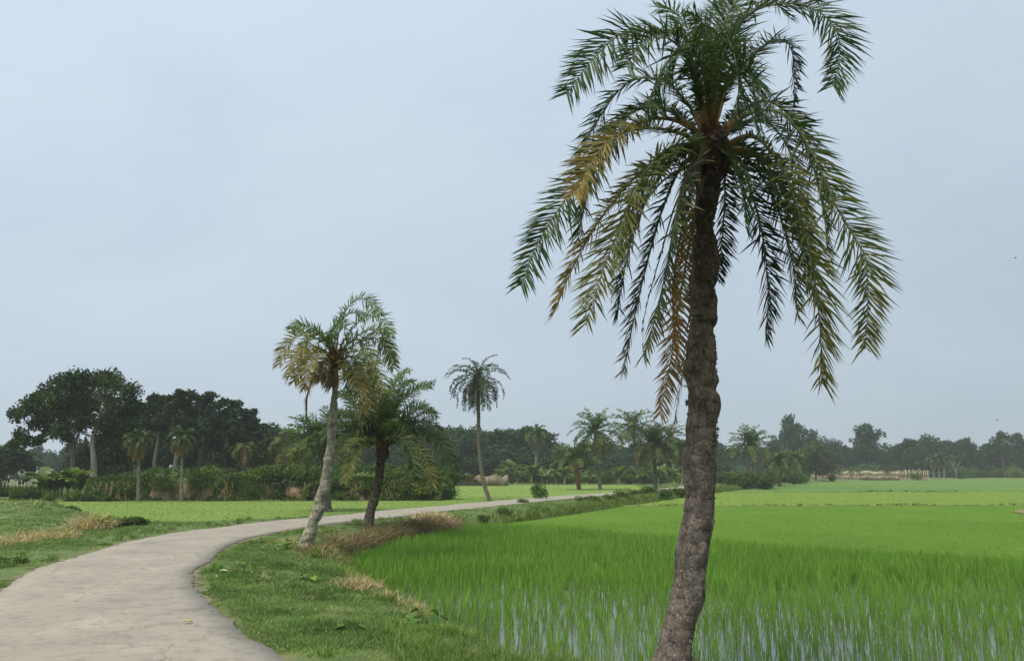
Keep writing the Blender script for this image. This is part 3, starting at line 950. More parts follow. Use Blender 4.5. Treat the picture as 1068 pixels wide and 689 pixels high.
# (photo points, depth offsets, colours, twist, leaflet length)
HF = [
    ([(736, 140), (725, 90), (711, 52), (680, 33), (648, 36), (618, 62), (591, 98)], (0, -.1, -.2, -.3, -.4, -.45, -.5), 'DG', .9, .40),
    ([(738, 140), (728, 85), (712, 52), (695, 66), (682, 90), (673, 120)], (0, -.2, -.5, -.8, -1.0, -1.1), 'GG', .2, .42),
    ([(743, 130), (748, 75), (758, 42), (768, 66), (770, 95), (766, 122)], (0, -.3, -.7, -1.1, -1.3, -1.4), 'GG', .0, .42),
    ([(744, 130), (752, 65), (778, 18), (815, 4), (850, 10), (872, 32), (876, 60), (868, 90)], (0, .0, .0, .0, -.1, -.2, -.2, -.25), 'DG', -.8, .42),
    ([(742, 125), (747, 60), (762, 10), (792, -18), (826, -22), (850, 0)], (0, .2, .3, .3, .2, .1), 'GG', -.7, .42),
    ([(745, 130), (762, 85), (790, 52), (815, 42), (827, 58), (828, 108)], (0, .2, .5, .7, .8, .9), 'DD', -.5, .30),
    ([(749, 152), (766, 128), (788, 116), (812, 117), (832, 135), (852, 170), (872, 215), (894, 252), (903, 270), (905, 310), (903, 362)],
     (0, -.1, -.2, -.3, -.3, -.35, -.4, -.4, -.4, -.4, -.4), 'GO', -.8, .38),
    ([(750, 156), (785, 142), (815, 175), (834, 225), (848, 280), (855, 340), (857, 398)], (0, -.3, -.6, -.8, -.9, -.95, -1.0), 'OO', -.35, .40),
    ([(750, 160), (770, 166), (785, 205), (796, 250), (801, 305), (799, 352)], (0, .2, .4, .5, .55, .6), 'DD', -.4, .34),
    ([(735, 145), (712, 128), (682, 124), (650, 138), (615, 175), (585, 215), (562, 252), (543, 298)], (0, .0, .0, -.05, -.1, -.1, -.15, -.2), 'DG', .8, .36),
    ([(735, 140), (715, 105), (690, 84), (660, 84), (636, 106), (616, 140), (604, 165)], (0, .2, .4, .5, .6, .7, .7), 'DD', .5, .38),
    ([(733, 152), (706, 138), (675, 134), (642, 142), (618, 168), (600, 205)], (0, -.3, -.5, -.7, -.8, -.9), 'GY', .5, .34),
    ([(735, 157), (705, 158), (668, 180), (632, 220), (606, 262), (590, 296), (578, 326)], (0, .15, .25, .3, .3, .35, .35), 'OY', .55, .30),
    ([(736, 160), (704, 160), (672, 190), (646, 240), (626, 290), (611, 338)], (0, -.3, -.6, -.7, -.8, -.85), 'OO', .35, .36),
    ([(738, 162), (712, 172), (692, 215), (678, 262), (664, 320), (650, 388)], (0, .3, .5, .6, .65, .7), 'DS', .4, .30),
    ([(738, 164), (716, 180), (704, 230), (694, 285), (682, 335), (671, 370)], (0, -.2, -.35, -.4, -.45, -.45), 'GO', .3, .32),
    ([(738, 168), (722, 195), (709, 250), (702, 300), (703, 345), (707, 384)], (0, -.15, -.25, -.3, -.3, -.3), 'RR', .1, .20),
    ([(739, 168), (728, 205), (716, 270), (706, 330), (698, 385), (688, 432)], (0, .1, .15, .1, .1, .1), 'OX', .25, .26),
    ([(750, 158), (785, 158), (812, 190), (830, 232), (842, 275), (848, 310)], (0, -.1, -.1, .0, .1, .1), 'GG', -.6, .36),
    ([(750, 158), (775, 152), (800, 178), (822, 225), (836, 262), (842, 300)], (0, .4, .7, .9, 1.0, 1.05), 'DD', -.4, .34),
    ([(738, 160), (724, 168), (711, 195), (705, 225), (700, 255)], (0, -.5, -.9, -1.1, -1.2), 'SG', .2, .30),
    ([(737, 140), (730, 85), (722, 45), (707, 15), (684, 6)], (0, .3, .6, .8, .9), 'DG', .6, .38),
    ([(741, 130), (742, 70), (737, 35), (722, 12)], (0, .1, .2, .2), 'GG', .3, .36),
    ([(742, 125), (744, 60), (752, 15), (772, -6), (800, -4), (822, 18)], (0, .5, .9, 1.2, 1.4, 1.5), 'DG', -.6, .38),
    ([(745, 150), (754, 168), (756, 205), (753, 250), (749, 292)], (0, .4, .6, .65, .65), 'DD', .0, .26),
    ([(737, 158), (716, 150), (690, 160), (664, 195), (648, 240), (640, 270)], (0, -.5, -.9, -1.2, -1.3, -1.35), 'GO', .3, .38),
    ([(748, 150), (772, 130), (800, 128), (822, 155), (836, 200), (845, 250)], (0, .6, 1.0, 1.3, 1.4, 1.45), 'DD', -.5, .34),
    ([(736, 150), (705, 118), (670, 112), (640, 134), (618, 182), (606, 228)], (0, .5, .9, 1.1, 1.2, 1.25), 'DD', .5, .34),
    ([(748, 154), (764, 168), (775, 205), (778, 238)], (0, -.5, -.9, -1.0), 'GG', -.1, .30),
    ([(735, 150), (706, 120), (672, 112), (642, 132), (622, 170), (610, 215), (603, 250)], (0, .1, .3, .4, .45, .5, .5), 'DD', .6, .36),
    ([(736, 160), (712, 160), (684, 190), (662, 240), (650, 290), (644, 330)], (0, .2, .5, .6, .7, .7), 'DD', .4, .34),
    ([(747, 148), (770, 118), (800, 106), (828, 126), (846, 168), (858, 218), (864, 262)], (0, .2, .4, .5, .5, .5, .5), 'DG', -.6, .36),
    ([(748, 158), (770, 158), (796, 186), (816, 232), (828, 284), (832, 330)], (0, .1, .3, .4, .4, .4), 'GO', -.5, .34),
    ([(740, 128), (734, 78), (718, 44), (694, 34), (668, 46), (654, 70)], (0, -.2, -.3, -.4, -.5, -.6), 'GG', .7, .38),
    ([(743, 130), (758, 85), (776, 70), (786, 90), (788, 128)], (0, -.5, -1.0, -1.3, -1.5), 'GG', -.1, .38),
]
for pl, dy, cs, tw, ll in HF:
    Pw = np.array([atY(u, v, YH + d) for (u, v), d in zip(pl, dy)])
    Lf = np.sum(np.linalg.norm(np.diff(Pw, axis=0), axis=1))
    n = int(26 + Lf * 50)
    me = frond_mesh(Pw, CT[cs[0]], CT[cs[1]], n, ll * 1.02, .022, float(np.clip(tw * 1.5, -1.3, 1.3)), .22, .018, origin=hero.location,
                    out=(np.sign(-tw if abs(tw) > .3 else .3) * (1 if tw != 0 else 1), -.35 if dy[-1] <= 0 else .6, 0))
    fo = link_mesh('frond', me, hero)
    if cs == 'RR': tag(fo, 'orange dried frond hanging beside the trunk')
    if cs == 'OY' : tag(fo, 'yellowing frond')
# brown dead frond hanging down the trunk
Pw = np.array([atY(u, v, YH + d) for (u, v), d in zip([(738, 172), (724, 230), (722, 310), (716, 370), (707, 415), (704, 448)], (0, -.3, -.3, -.25, -.22, -.2))])
fo = link_mesh('frond', frond_mesh(Pw, C_DEAD * .7, C_DEAD, 40, .17, .016, 0, .9, .014, origin=hero.location, spread=.45), hero)
tag(fo, 'brown dead frond hanging against the trunk')
for pl, dy in (([(736, 168), (708, 205), (690, 262), (672, 330), (671, 368)], (0, .3, .4, .5, .5)), ([(734, 166), (690, 190), (655, 240), (640, 285), (638, 314)], (0, .1, .1, .1, .1))):
    Pw = np.array([atY(u, v, YH + d) for (u, v), d in zip(pl, dy)])
    fo = link_mesh('frond', frond_mesh(Pw, C_GREY * .8, C_DEAD * .8, 26, .15, .016, .2, .6, .013, origin=hero.location, s0=.45, spread=.6), hero)
    tag(fo, 'withered brown frond with a shrivelled tip')


# -------- generic crown
def grow_fronds(c, n, L, e_hi, e_lo, droop, cset, nleaf, ll, lw, mb_parent=None, seed=0, az0=0.0, bias=None, power=1.0, az_gap=None):
    out = []
    r = random.Random(seed)
    for k in range(n):
        t = (k + .5) / n
        az = az0 + k * 2.39996 + r.uniform(-.25, .25)
        e = math.radians(e_hi + (e_lo - e_hi) * t ** power + r.uniform(-6, 6))
        Lk = L * r.uniform(.85, 1.1) * (1 if t > .15 else .85)
        p = np.array(c, float); P_ = [p.copy()]
        if bias is not None:
            hx, hy = math.cos(az) + bias[0], math.sin(az) + bias[1]
            az = math.atan2(hy, hx)
        dk = droop * r.uniform(.8, 1.2)
        for q in range(6):
            s = (q + .5) / 6
            ee = e - dk * s ** 1.4 * (1 + .35 * math.cos(e))
            ee = max(ee, math.radians(-88))
            p = p + Lk / 6 * np.array([math.cos(az) * math.cos(ee), math.sin(az) * math.cos(ee), math.sin(ee)])
            P_.append(p.copy())
        out.append((np.array(P_), az, t, k))
    return out


def generic_palm(label, group, base, crown, trunk_r, L, n, hi, lo, droop, cset, nleaf=34, ll=.4, lw=.03, seed=0, separate=True,
                 bark=None, tcol=((.24, .23, .19), (.10, .085, .06)), mids=(), skirt=0, knob=.12, twist=.25, ltw=None, bias=None, power=1.0, copies=None):
    root = empty('date_palm', base)
    tag(root, label, 'palm tree', group)
    base = np.array(base, float); crown = np.array(crown, float)
    ptsP = [base - np.array([0, 0, .25]), base] + [np.array(m_, float) for m_ in mids] + [crown]
    k = len(ptsP)
    rr = np.interp(np.linspace(0, 1, k), [0, .15, .3, 1], [trunk_r * 1.35, trunk_r * 1.15, trunk_r, trunk_r * .85])
    cols = np.array([np.array(tcol[0]) * (1 - t) + np.array(tcol[1]) * t for t in np.linspace(0, 1, k) ** 1.6])
    palm_trunk(root, np.array(ptsP), rr * .92, bark or M_BARK_PALE, cols, knob=knob, ring=.06, nside=14, nseg=110, seed=seed, knob_from=.3, rough=.06)
    fr = grow_fronds(crown, n, L, hi, lo, droop, cset, nleaf, ll, lw, seed=seed, bias=bias, power=power)
    mbs = []
    for P_, az, t, kk in fr:
        ci = min(int(t * len(cset)), len(cset) - 1)
        c0, c1 = CT[cset[ci][0]], CT[cset[ci][1]]
        me = frond_mesh(P_, c0, c1, nleaf, ll, lw, rng.normal(0, twist), .3, trunk_r * .09 + .006, origin=base, out=(math.cos(az), math.sin(az), 0))
        if separate:
            link_mesh('frond', me, root)
        else:
            mbs.append(me)
    # skirt of dead leaves
    for q in range(skirt):
        az = q * 2.4 + seed
        d = np.array([math.cos(az), math.sin(az), 0])
        P_ = np.array([crown, crown + d * L * .2 - np.array([0, 0, .1 * L]), crown + d * L * .24 - np.array([0, 0, .5 * L]), crown + d * L * .2 - np.array([0, 0, .95 * L])])
        me = frond_mesh(P_, C_DEAD, C_DEAD * .9, max(12, nleaf // 2), ll * .6, lw, 0, .8, .012, origin=base, spread=.6, out=d)
        if separate:
            tag(link_mesh('frond', me, root), 'dead brown hanging frond')
        else:
            mbs.append(me)
    if not separate:
        link_mesh('crown', join_meshes('crown', mbs, M_FROND), root)
    return root


def join_meshes(name, mes, mat):
    mb = MB()
    for me in mes:
        n = len(me.vertices)
        v = np.empty(n * 3, np.float32); me.vertices.foreach_get('co', v)
        c = np.empty(n * 4, np.float32); me.attributes['Col'].data.foreach_get('color', c)
        ls = np.empty(len(me.polygons), np.int32); me.polygons.foreach_get('loop_start', ls)
        lt = np.empty(len(me.polygons), np.int32); me.polygons.foreach_get('loop_total', lt)
        li_ = np.empty(len(me.loops), np.int32); me.loops.foreach_get('vertex_index', li_)
        s3, s4 = ls[lt == 3], ls[lt == 4]
        f3 = li_[s3[:, None] + np.arange(3)]; f4 = li_[s4[:, None] + np.arange(4)]
        mb.add2(v.reshape(-1, 3), f3, f4, c.reshape(-1, 4)[:, :3])
        bpy.data.meshes.remove(me)
    return mb.mesh(name, mat)


# -------- leaning palm (second nearest), fronds traced like the photo
YA = float(at(320, 573, -.05)[1])
ba = at(318, 578, -.05)
lean = empty('date_palm', (ba[0], YA, zat(ba[0], YA)))
tag(lean, 'leaning date palm with pale knobbly trunk and wind-swept yellowing crown beside the road bend', 'palm tree')
ta = [(312, 588, 12), (319, 572, 10.5), (326, 550, 9.5), (333, 525, 8.5), (338, 500, 8.5), (342, 470, 8), (344, 440, 7.5), (348, 412, 6), (350, 390, 5.5), (350, 374, 6)]
pa, ra = profile([(590, 303, 320), (572, 309, 325), (563, 313, 327), (556, 316, 330), (544, 322, 333), (533, 325, 338), (520, 329, 340), (514, 330, 343), (505, 333, 345),
                  (492, 336, 347), (479, 338, 348), (461, 341, 350), (444, 341.5, 351.5), (426, 343.5, 352), (413, 346, 352), (398, 346.5, 353), (383, 347, 353.5), (374, 346, 354)], YA, .98)
ta = pa
ca = np.array([np.array([.52, .51, .42]) * (1 - t) + np.array([.30, .26, .18]) * t for t in np.linspace(0, 1, len(ta)) ** 3])
palm_trunk(lean, pa, ra, M_BARK_PALE, ca, knob=.16, ring=.05, nside=28, nseg=300, seed=4, knob_from=.05, rough=.06)
mb = MB()
k = 260
a = rng.uniform(0, 2 * np.pi, k)
D = unit(np.column_stack([np.cos(a), np.sin(a), rng.uniform(-1.2, .2, k)]))
blades(mb, pa[1] + np.column_stack([np.cos(a) * .2, np.sin(a) * .2, rng.uniform(-.1, .12, k)]), D, rng.uniform(.08, .22, k), .016,
       unit(np.cross(D, np.array([0, 0, 1.0]))), np.array([.28, .17, .09]) * rng.uniform(.5, 1.4, (k, 1)), .5)
link_mesh('root_fibre', mb.mesh('root_fibre', M_DRY, origin=lean.location), lean)
crown_base(lean, atY(350, 374, YA), np.array([0, 0, 1.0]), .15, .4, col=(.26, .16, .07))
CP1 = dict(G=np.array([.075, .125, .028]), O=np.array([.13, .145, .03]), Y=np.array([.19, .155, .035]), X=C_DEAD, D=C_DARK)
LFr = [
    ([(350, 370), (354, 345), (362, 322), (375, 312), (388, 316), (396, 328)], (0, -.1, -.2, -.3, -.4, -.5), 'GG'),
    ([(351, 370), (362, 350), (376, 334), (390, 328), (402, 338), (407, 350)], (0, -.3, -.6, -.8, -.9, -1), 'GG'),
    ([(352, 372), (366, 356), (384, 344), (398, 346), (405, 362), (410, 380)], (0, .2, .3, .4, .5, .5), 'GO'),
    ([(352, 372), (372, 358), (390, 352), (403, 366), (411, 384)], (0, -.2, -.4, -.5, -.6), 'OG'),
    ([(352, 374), (368, 366), (382, 370), (392, 386), (400, 408)], (0, -.6, -1.0, -1.2, -1.3), 'GO'),
    ([(352, 376), (366, 372), (376, 382), (384, 402), (388, 425)], (0, .1, .2, .2, .2), 'OY'),
    ([(351, 377), (362, 376), (370, 390), (376, 412), (378, 430)], (0, -.5, -.8, -.9, -.9), 'OY'),
    ([(351, 377), (362, 378), (366, 392), (368, 408)], (0, .6, .8, .9), 'GG'),
    ([(349, 370), (338, 354), (324, 342), (310, 340), (304, 343)], (0, -.2, -.4, -.5, -.6), 'GG'),
    ([(349, 371), (334, 355), (316, 348), (302, 356), (294, 368), (291, 380)], (0, .2, .3, .4, .4, .4), 'GY'),
    ([(348, 372), (330, 362), (314, 364), (304, 376), (302, 392)], (0, -.4, -.7, -.9, -1), 'OY'),
    ([(348, 373), (332, 366), (318, 376), (310, 390), (307, 398)], (0, .3, .5, .6, .6), 'YY'),
    ([(348, 374), (336, 368), (324, 380), (320, 396), (319, 405)], (0, -.6, -.9, -1, -1), 'OY'),
    ([(349, 376), (340, 374), (336, 384), (334, 396)], (0, -.3, -.4, -.4), 'YX'),
    ([(350, 368), (350, 350), (356, 334), (368, 326), (380, 330)], (0, .4, .8, 1.1, 1.3), 'GG'),
    ([(350, 368), (345, 350), (352, 338), (362, 340)], (0, -.6, -1.1, -1.4), 'GG'),
    ([(349, 372), (338, 352), (328, 350), (318, 358), (312, 372)], (0, .7, 1.2, 1.4, 1.5), 'GO'),
    ([(352, 372), (364, 356), (376, 356), (386, 370), (390, 390)], (0, .7, 1.2, 1.4, 1.5), 'GO'),
    ([(350, 380), (346, 388), (348, 400)], (0, -.2, -.25), 'YX'),
]
for pl, dy, cs in LFr:
    Pw = np.array([atY(u, v, YA + d) for (u, v), d in zip(pl, dy)])
    sx = np.sign(pl[-1][0] - 350) or 1
    me = frond_mesh(Pw, CP1[cs[0]], CP1[cs[1]], 78, .42, .034, -.95 * sx, .3, .016, origin=lean.location, out=(sx, -.3, 0))
    link_mesh('frond', me, lean)
Pw = np.array([atY(u, v, YA - .2) for (u, v) in [(347, 376), (332, 380), (326, 395), (321, 412), (320, 432)]])
tag(link_mesh('frond', frond_mesh(Pw, C_DEAD, C_DEAD * .8, 60, .22, .025, 0, .9, .03, origin=lean.location, spread=.4, s0=.3), lean),
    'grey-brown dead frond hanging free')

# -------- dense dark palm behind it
b2 = at(384, 552, -.08); Y2 = b2[1]
c2 = atY(399, 466, Y2)
p2 = generic_palm('short bushy dark green date palm with dark trunk, right of the leaning palm', None, (b2[0], Y2, zat(b2[0], Y2)), c2, .17, 2.1, 16, 88, 20, .7,
             ['PP', 'PP', 'PP', 'GP', 'GP', 'GG', 'PO'], 64, .42, .034, seed=11,
             tcol=((.27, .24, .18), (.06, .048, .036)), mids=[atY(386, 535, Y2), atY(394, 505, Y2)], bark=M_BARK_HERO, knob=.15)
P2F = [([(396, 440), (388, 412), (374, 394), (357, 390)], 'PG'), ([(401, 436), (408, 408), (417, 392), (427, 388)], 'GP'), ([(398, 430), (394, 404), (384, 387)], 'PP'),
       ([(406, 440), (418, 420), (434, 406), (453, 400)], 'PG'), ([(408, 446), (424, 434), (440, 427), (455, 432)], 'GG'), ([(410, 450), (428, 444), (444, 440), (458, 447)], 'GD'),
       ([(410, 454), (432, 448), (454, 460), (466, 482), (469, 506)], 'GP'), ([(408, 458), (426, 458), (440, 472), (448, 492), (452, 510)], 'PO'), ([(412, 452), (438, 450), (462, 464), (476, 488)], 'GD'),
       ([(390, 446), (376, 428), (362, 414), (350, 412)], 'PG'), ([(388, 450), (370, 438), (354, 430), (340, 436)], 'GG'), ([(386, 454), (366, 446), (348, 446), (334, 458)], 'GD'),
       ([(386, 458), (366, 454), (350, 470), (342, 502)], 'GP'), ([(390, 460), (377, 466), (366, 484), (359, 503)], 'PO'), ([(404, 440), (414, 415), (420, 400), (432, 398)], 'GG'),
       ([(396, 448), (388, 436), (376, 440), (368, 458)], 'PP'), ([(402, 448), (412, 438), (424, 444), (430, 462)], 'PG'), ([(404, 455), (418, 456), (428, 472), (434, 496)], 'PG')]
CP2 = dict(P=np.array([.075, .125, .03]), G=np.array([.042, .085, .022]), D=np.array([.024, .055, .018]), O=np.array([.12, .125, .03]))
for q_, (pl, cs) in enumerate(P2F):
    for sg_ in (-1, 1, .35):
        k_ = len(pl)
        base_ = c2 + np.array([0, 0, -.05])
        if sg_ > 0:
            pl = [(u + R0.uniform(-4, 4), v + R0.uniform(-4, 4)) for u, v in pl]
        dy_ = np.linspace(.25, 1.0, k_) * R0.uniform(.5, 1.5) * sg_
        Pw = np.vstack([base_[None], [atY(u, v, Y2 + d) for (u, v), d in zip(pl, dy_)]])
        sx = np.sign(pl[-1][0] - 398) or 1
        me = frond_mesh(Pw, CP2[cs[0]], CP2[cs[1]], 66, .44, .038, -.9 * sx, .3, .018, origin=p2.location, out=(sx, -.4 * -sg_, 0))
        link_mesh('frond', me, p2)
crown_base(p2, c2 - np.array([0, 0, .12]), np.array([0, 0, 1.0]), .17, .45, col=(.28, .15, .07))
# -------- palm across the road behind the leaning trunk
Yb = float(at(341, 531, -.1)[1])
generic_palm('dark green date palm across the road, its crown hidden behind the leaning trunk', None, (atY(343, 531, Yb)[0], Yb, zat(atY(343, 531, Yb)[0], Yb)),
             atY(336, 462, Yb), .19, 2.25, 50, 80, -5, .95, ['PP', 'GP', 'GP', 'GG', 'PO'], 38, .5, .06, seed=5,
             tcol=((.25, .25, .2), (.15, .13, .1)))
# -------- tall slim palm by the road
Y3 = float(at(508, 520, -.05)[1])
generic_palm('tall slim date palm standing alone by the road, dark crown against the sky', None, (atY(511, 520, Y3)[0], Y3, zat(atY(511, 520, Y3)[0], Y3)),
             atY(499, 394, Y3), .14, 2.35, 44, 85, -50, 1.35, ['GG', 'GG', 'DG', 'DD', 'DD', 'DO'], 32, .36, .065, seed=21,
             tcol=((.24, .23, .19), (.13, .11, .08)), mids=[atY(504, 500, Y3), atY(500, 470, Y3), atY(499, 430, Y3)], bias=(-.25, 0), power=.8)


def palm_px(label, bu, bv, cu, cv_, rpx, group=None, n=34, hi=84, lo=-22, droop=1.05, cs=('PP', 'GP', 'GP', 'PO'), tr_px=3.5, skirt=0, seed=0, Y=None, sep=False, **kw):
    Y = Y or float(at(bu, bv, -.15)[1])
    b = atY(bu, bv, Y)
    L = rpx * mpp(Y) * 1.22
    return generic_palm(label, group, (b[0], Y, zat(b[0], Y)), atY(cu, cv_, Y), tr_px * mpp(Y), L, n, hi, lo, droop, list(cs),
                        26, L * .22, max(.04, 1.05 * mpp(Y)), seed=seed, separate=sep, skirt=skirt, twist=.2, **kw)


PT = ((.27, .26, .22), (.22, .2, .16))
palm_px('distant small-crowned date palm with a skirt of dead fronds, leftmost of the palm row', 559, 503, 560, 452, 14, skirt=9, seed=31, n=26, lo=-60, droop=1.4, tcol=PT, tr_px=2.2)
palm_px('short date palm with orange-brown trunk and wide arching fronds, nearest the banana plants', 604, 510, 600, 479, 25, seed=32, sep=True, hi=75, lo=0, droop=1.0, tcol=((.2, .13, .08), (.28, .13, .06)), tr_px=2.6, n=30)
palm_px('tallest full-crowned date palm of the roadside row', 626, 510, 621, 450, 26, seed=33, sep=True, lo=-35, tcol=PT, tr_px=2.4, n=40)
palm_px('date palm with a leaning pale trunk, second tallest in the roadside row', 668, 504, 660, 448, 25, seed=34, sep=True, lo=-25, tcol=PT, tr_px=2.3, n=38)
palm_px('dark date palm with dark upper trunk in front of the roadside row', 684, 513, 682, 463, 27, seed=35, sep=True, lo=-25, cs=('GG', 'DG', 'DD', 'DO'), tcol=((.2, .19, .16), (.05, .045, .035)), tr_px=2.4, n=44)
palm_px('date palm with a thin white leaning trunk just left of the big trunk', 704, 502, 698, 458, 20, seed=36, lo=-50, tcol=((.42, .4, .35), (.36, .33, .28)), tr_px=1.6)
palm_px('small dark palm half hidden behind the big trunk', 712, 507, 713, 470, 16, seed=37, tcol=PT, tr_px=1.9)
palm_px('bushy date palm rising over the shrubs, right of the big trunk', 784, 507, 783, 465, 23, seed=38, sep=True, hi=86, lo=-15, droop=.95, tcol=PT, tr_px=2.0, n=40)
palm_px('low date palm drooping beside the shrubs, right of the bushy palm', 813, 505, 812, 482, 19, seed=39, lo=-30, droop=1.4, tcol=PT, tr_px=2.6)
palm_px('small faint palm with a pale trunk beside the willowy tree', 829, 502, 829, 480, 15, seed=40, lo=-50, tcol=((.4, .38, .33), (.3, .28, .24)), tr_px=1.5)
palm_px('date palm with grey skirt on the left earth bank, left one of the pair', 145, 516, 145, 458, 17, seed=41, Y=49.6, skirt=7, hi=80, lo=-70, droop=1.3, cs=('GG', 'GG', 'GO', 'OX'), tcol=((.32, .31, .27), (.2, .19, .15)), tr_px=2.2)
palm_px('date palm with banded trunk on the left earth bank, right one of the pair', 190, 514, 190, 456, 16, seed=42, Y=49.7, skirt=7, hi=80, lo=-70, droop=1.3, cs=('GG', 'GG', 'GO', 'OX'), tcol=((.32, .31, .27), (.2, .19, .15)), tr_px=2.0)
palm_px('withered brown palm among the shrubs on the earth bank', 254, 505, 254, 466, 14, seed=43, Y=56, n=16, hi=60, lo=-80, droop=1.6, cs=('GO', 'OX'), tcol=((.2, .17, .13), (.2, .17, .13)), tr_px=1.8)
palm_px('drooping olive palm behind the shrubs left of the leaning trunk', 296, 505, 296, 462, 21, seed=44, Y=60, n=26, hi=60, lo=-80, droop=1.5, cs=('GO', 'GO', 'OX'), tcol=((.2, .18, .14), (.2, .18, .14)), tr_px=2.2)
for (u, cv_, cu, lb) in ((974, 479, 973, 'leftmost of three thin distant palms at the end of the tan wall'), (979.5, 478, 979, 'middle one of three thin distant palms at the end of the tan wall'),
                         (985, 477, 984, 'rightmost of three thin distant palms at the end of the tan wall')):
    palm_px(lb, u, 500, cu, cv_, 8.5, seed=int(u), Y=180, n=18, lo=-70, droop=1.4, cs=('GG', 'GO'), tcol=((.4, .38, .34), (.3, .28, .25)), tr_px=.8, group='three thin palms by the far wall')


# ================================================================ BROADLEAF TREES
def tree_parts(root, base, clumps, trunk_pts, trunk_r, limbs=True, leaf=.3, nper=150, c1=(.035, .06, .02), c2=(.07, .105, .03), tcol=(.2, .18, .15), squash=.75, hue=.0,
               limb_r=.3, limb_col=None):
    """clumps: list (centre (3), radius). coordinates relative to the root"""
    mb = MB()
    TP, L = resample(np.column_stack([trunk_pts, trunk_r]), 14)
    tube(mb, TP[:, :3], TP[:, 3], tcol, 8)
    top = np.array(trunk_pts[-1])
    if limbs:
        for c, r in clumps:
            c = np.array(c)
            k = np.argmin(np.linalg.norm(TP[5:, :3] - c, axis=1) + .6 * np.maximum(0, TP[5:, 2] - c[2])) + 5
            k = min(k, 13)
            s = TP[k, :3]
            m1 = (s + c) / 2 + np.array([0, 0, .12 * np.linalg.norm(c - s)]) + rng.normal(0, .06, 3) * np.linalg.norm(c - s)
            Q, _ = resample(np.array([s, m1, c]), 7)
            r0 = TP[k, 3] * limb_r * min(1.2, .5 + r * .3)
            tube(mb, Q, np.linspace(r0, r0 * .25, 7), np.array(tcol) * .5 if limb_col is None else limb_col, 5)
    link_mesh('trunk', mb.mesh('trunk', M_BARK, smooth=True), root)
    mb = MB()
    for c, r in clumps:
        c = np.array(c, float)
        n = int(nper * max(.4, r ** 2))
        # sub-lobes give a broken outline
        ns = 7
        sub = unit(rng.normal(size=(ns, 3))) * r * .55 * rng.uniform(.5, 1.1, (ns, 1)); sub[:, 2] *= squash
        w = rng.integers(0, ns, n)
        d = unit(rng.normal(size=(n, 3)))
        rad_ = r * .56 * rng.uniform(.25, 1.12, (n, 1)) ** .6
        d2 = d * rad_; d2[:, 2] *= squash
        p = c + sub[w] + d2
        t = np.clip(rng.normal(.5, .25, (n, 1)) + rng.normal(0, .2), 0, 1)
        col = np.asarray(c1) * (1 - t) + np.asarray(c2) * t
        leafquads(mb, p, leaf * rng.uniform(.6, 1.35, n), col, d * .5 + np.array([0, 0, .7]))
    link_mesh('crown', mb.mesh('crown', M_LEAF), root)


def crown_clumps(w, h0, h1, n, r, seed=0, dome=True):
    """random clumps filling a dome of half-width w from h0 to h1"""
    rr = random.Random(seed)
    out = []
    for k in range(n):
        a = rr.uniform(0, 2 * math.pi); q = math.sqrt(rr.random())
        t = rr.random() ** .8
        prof = math.sqrt(max(0.05, 1 - (2 * t - .85) ** 2 * .8)) if dome else 1 - .75 * t
        out.append(((math.cos(a) * q * w * prof, math.sin(a) * q * w * prof, h0 + (h1 - h0) * t), r * rr.uniform(.7, 1.25)))
    return out


def px_clumps(lst, Y, origin, depth, seed=0):
    rr = random.Random(seed)
    out = []
    for u, v, rp in lst:
        for q in range(2):
            p = atY(u + rr.uniform(-.25, .25) * rp, v + rr.uniform(-.2, .2) * rp, Y + rr.uniform(-depth, depth)) - origin
            out.append((p, rp * mpp(Y) * 1.35))
    return out


# big spreading tree at left with white trunk
Yt = 57.0
o = np.array([atY(96, 500, Yt)[0], Yt, -.1])
root = empty('broadleaf_tree', o)
tag(root, 'big spreading dark tree with a bare whitish forked trunk at far left', 'tree')
cl = [(20, 432, 8), (28, 424, 9), (22, 452, 8), (38, 416, 10), (50, 408, 11), (34, 440, 8), (14, 462, 5), (28, 462, 7), (45, 430, 10), (62, 400, 11), (75, 398, 12), (60, 418, 13),
      (90, 396, 12), (105, 398, 12), (120, 400, 12), (132, 408, 11), (80, 415, 14), (100, 418, 15), (122, 422, 14), (138, 425, 10), (70, 432, 9), (50, 448, 7),
      (112, 440, 14), (130, 445, 13), (88, 436, 12), (62, 450, 9), (40, 458, 6), (112, 458, 11), (126, 462, 12), (140, 455, 12), (74, 456, 8), (140, 475, 9), (115, 478, 9)]
tp = np.array([atY(97, 516, Yt), atY(97, 502, Yt), atY(98, 480, Yt), atY(96, 462, Yt), atY(99, 448, Yt), atY(104, 436, Yt), atY(108, 420, Yt)]) - o
tree_parts(root, o, px_clumps(cl, Yt, o, 3.0, 3), tp, np.array([.34, .27, .2, .17, .15, .13, .1]), leaf=.24, nper=330, c1=(.010, .030, .014), c2=(.042, .082, .026), tcol=(.46, .43, .37), squash=.9, limb_r=.15, limb_col=(.09, .08, .07))
# second, thin-trunked tree of the pair
o = np.array([atY(77, 500, 60)[0], 60, -.1])
root = empty('broadleaf_tree', o)
tag(root, 'thin grey double-stemmed tree left of the white trunk', 'tree')
tp = np.array([atY(77, 508, 60), atY(76, 490, 60), atY(75, 470, 60), atY(72, 450, 60), atY(68, 438, 60)]) - o
tree_parts(root, o, px_clumps([(60, 428, 9), (74, 424, 10), (84, 432, 8), (50, 438, 7), (66, 442, 6), (80, 446, 7)], 60, o, 2, 5), tp, np.array([.2, .17, .14, .11, .07]), leaf=.24, nper=300,
           c1=(.010, .028, .014), c2=(.032, .06, .022), tcol=(.28, .25, .21))

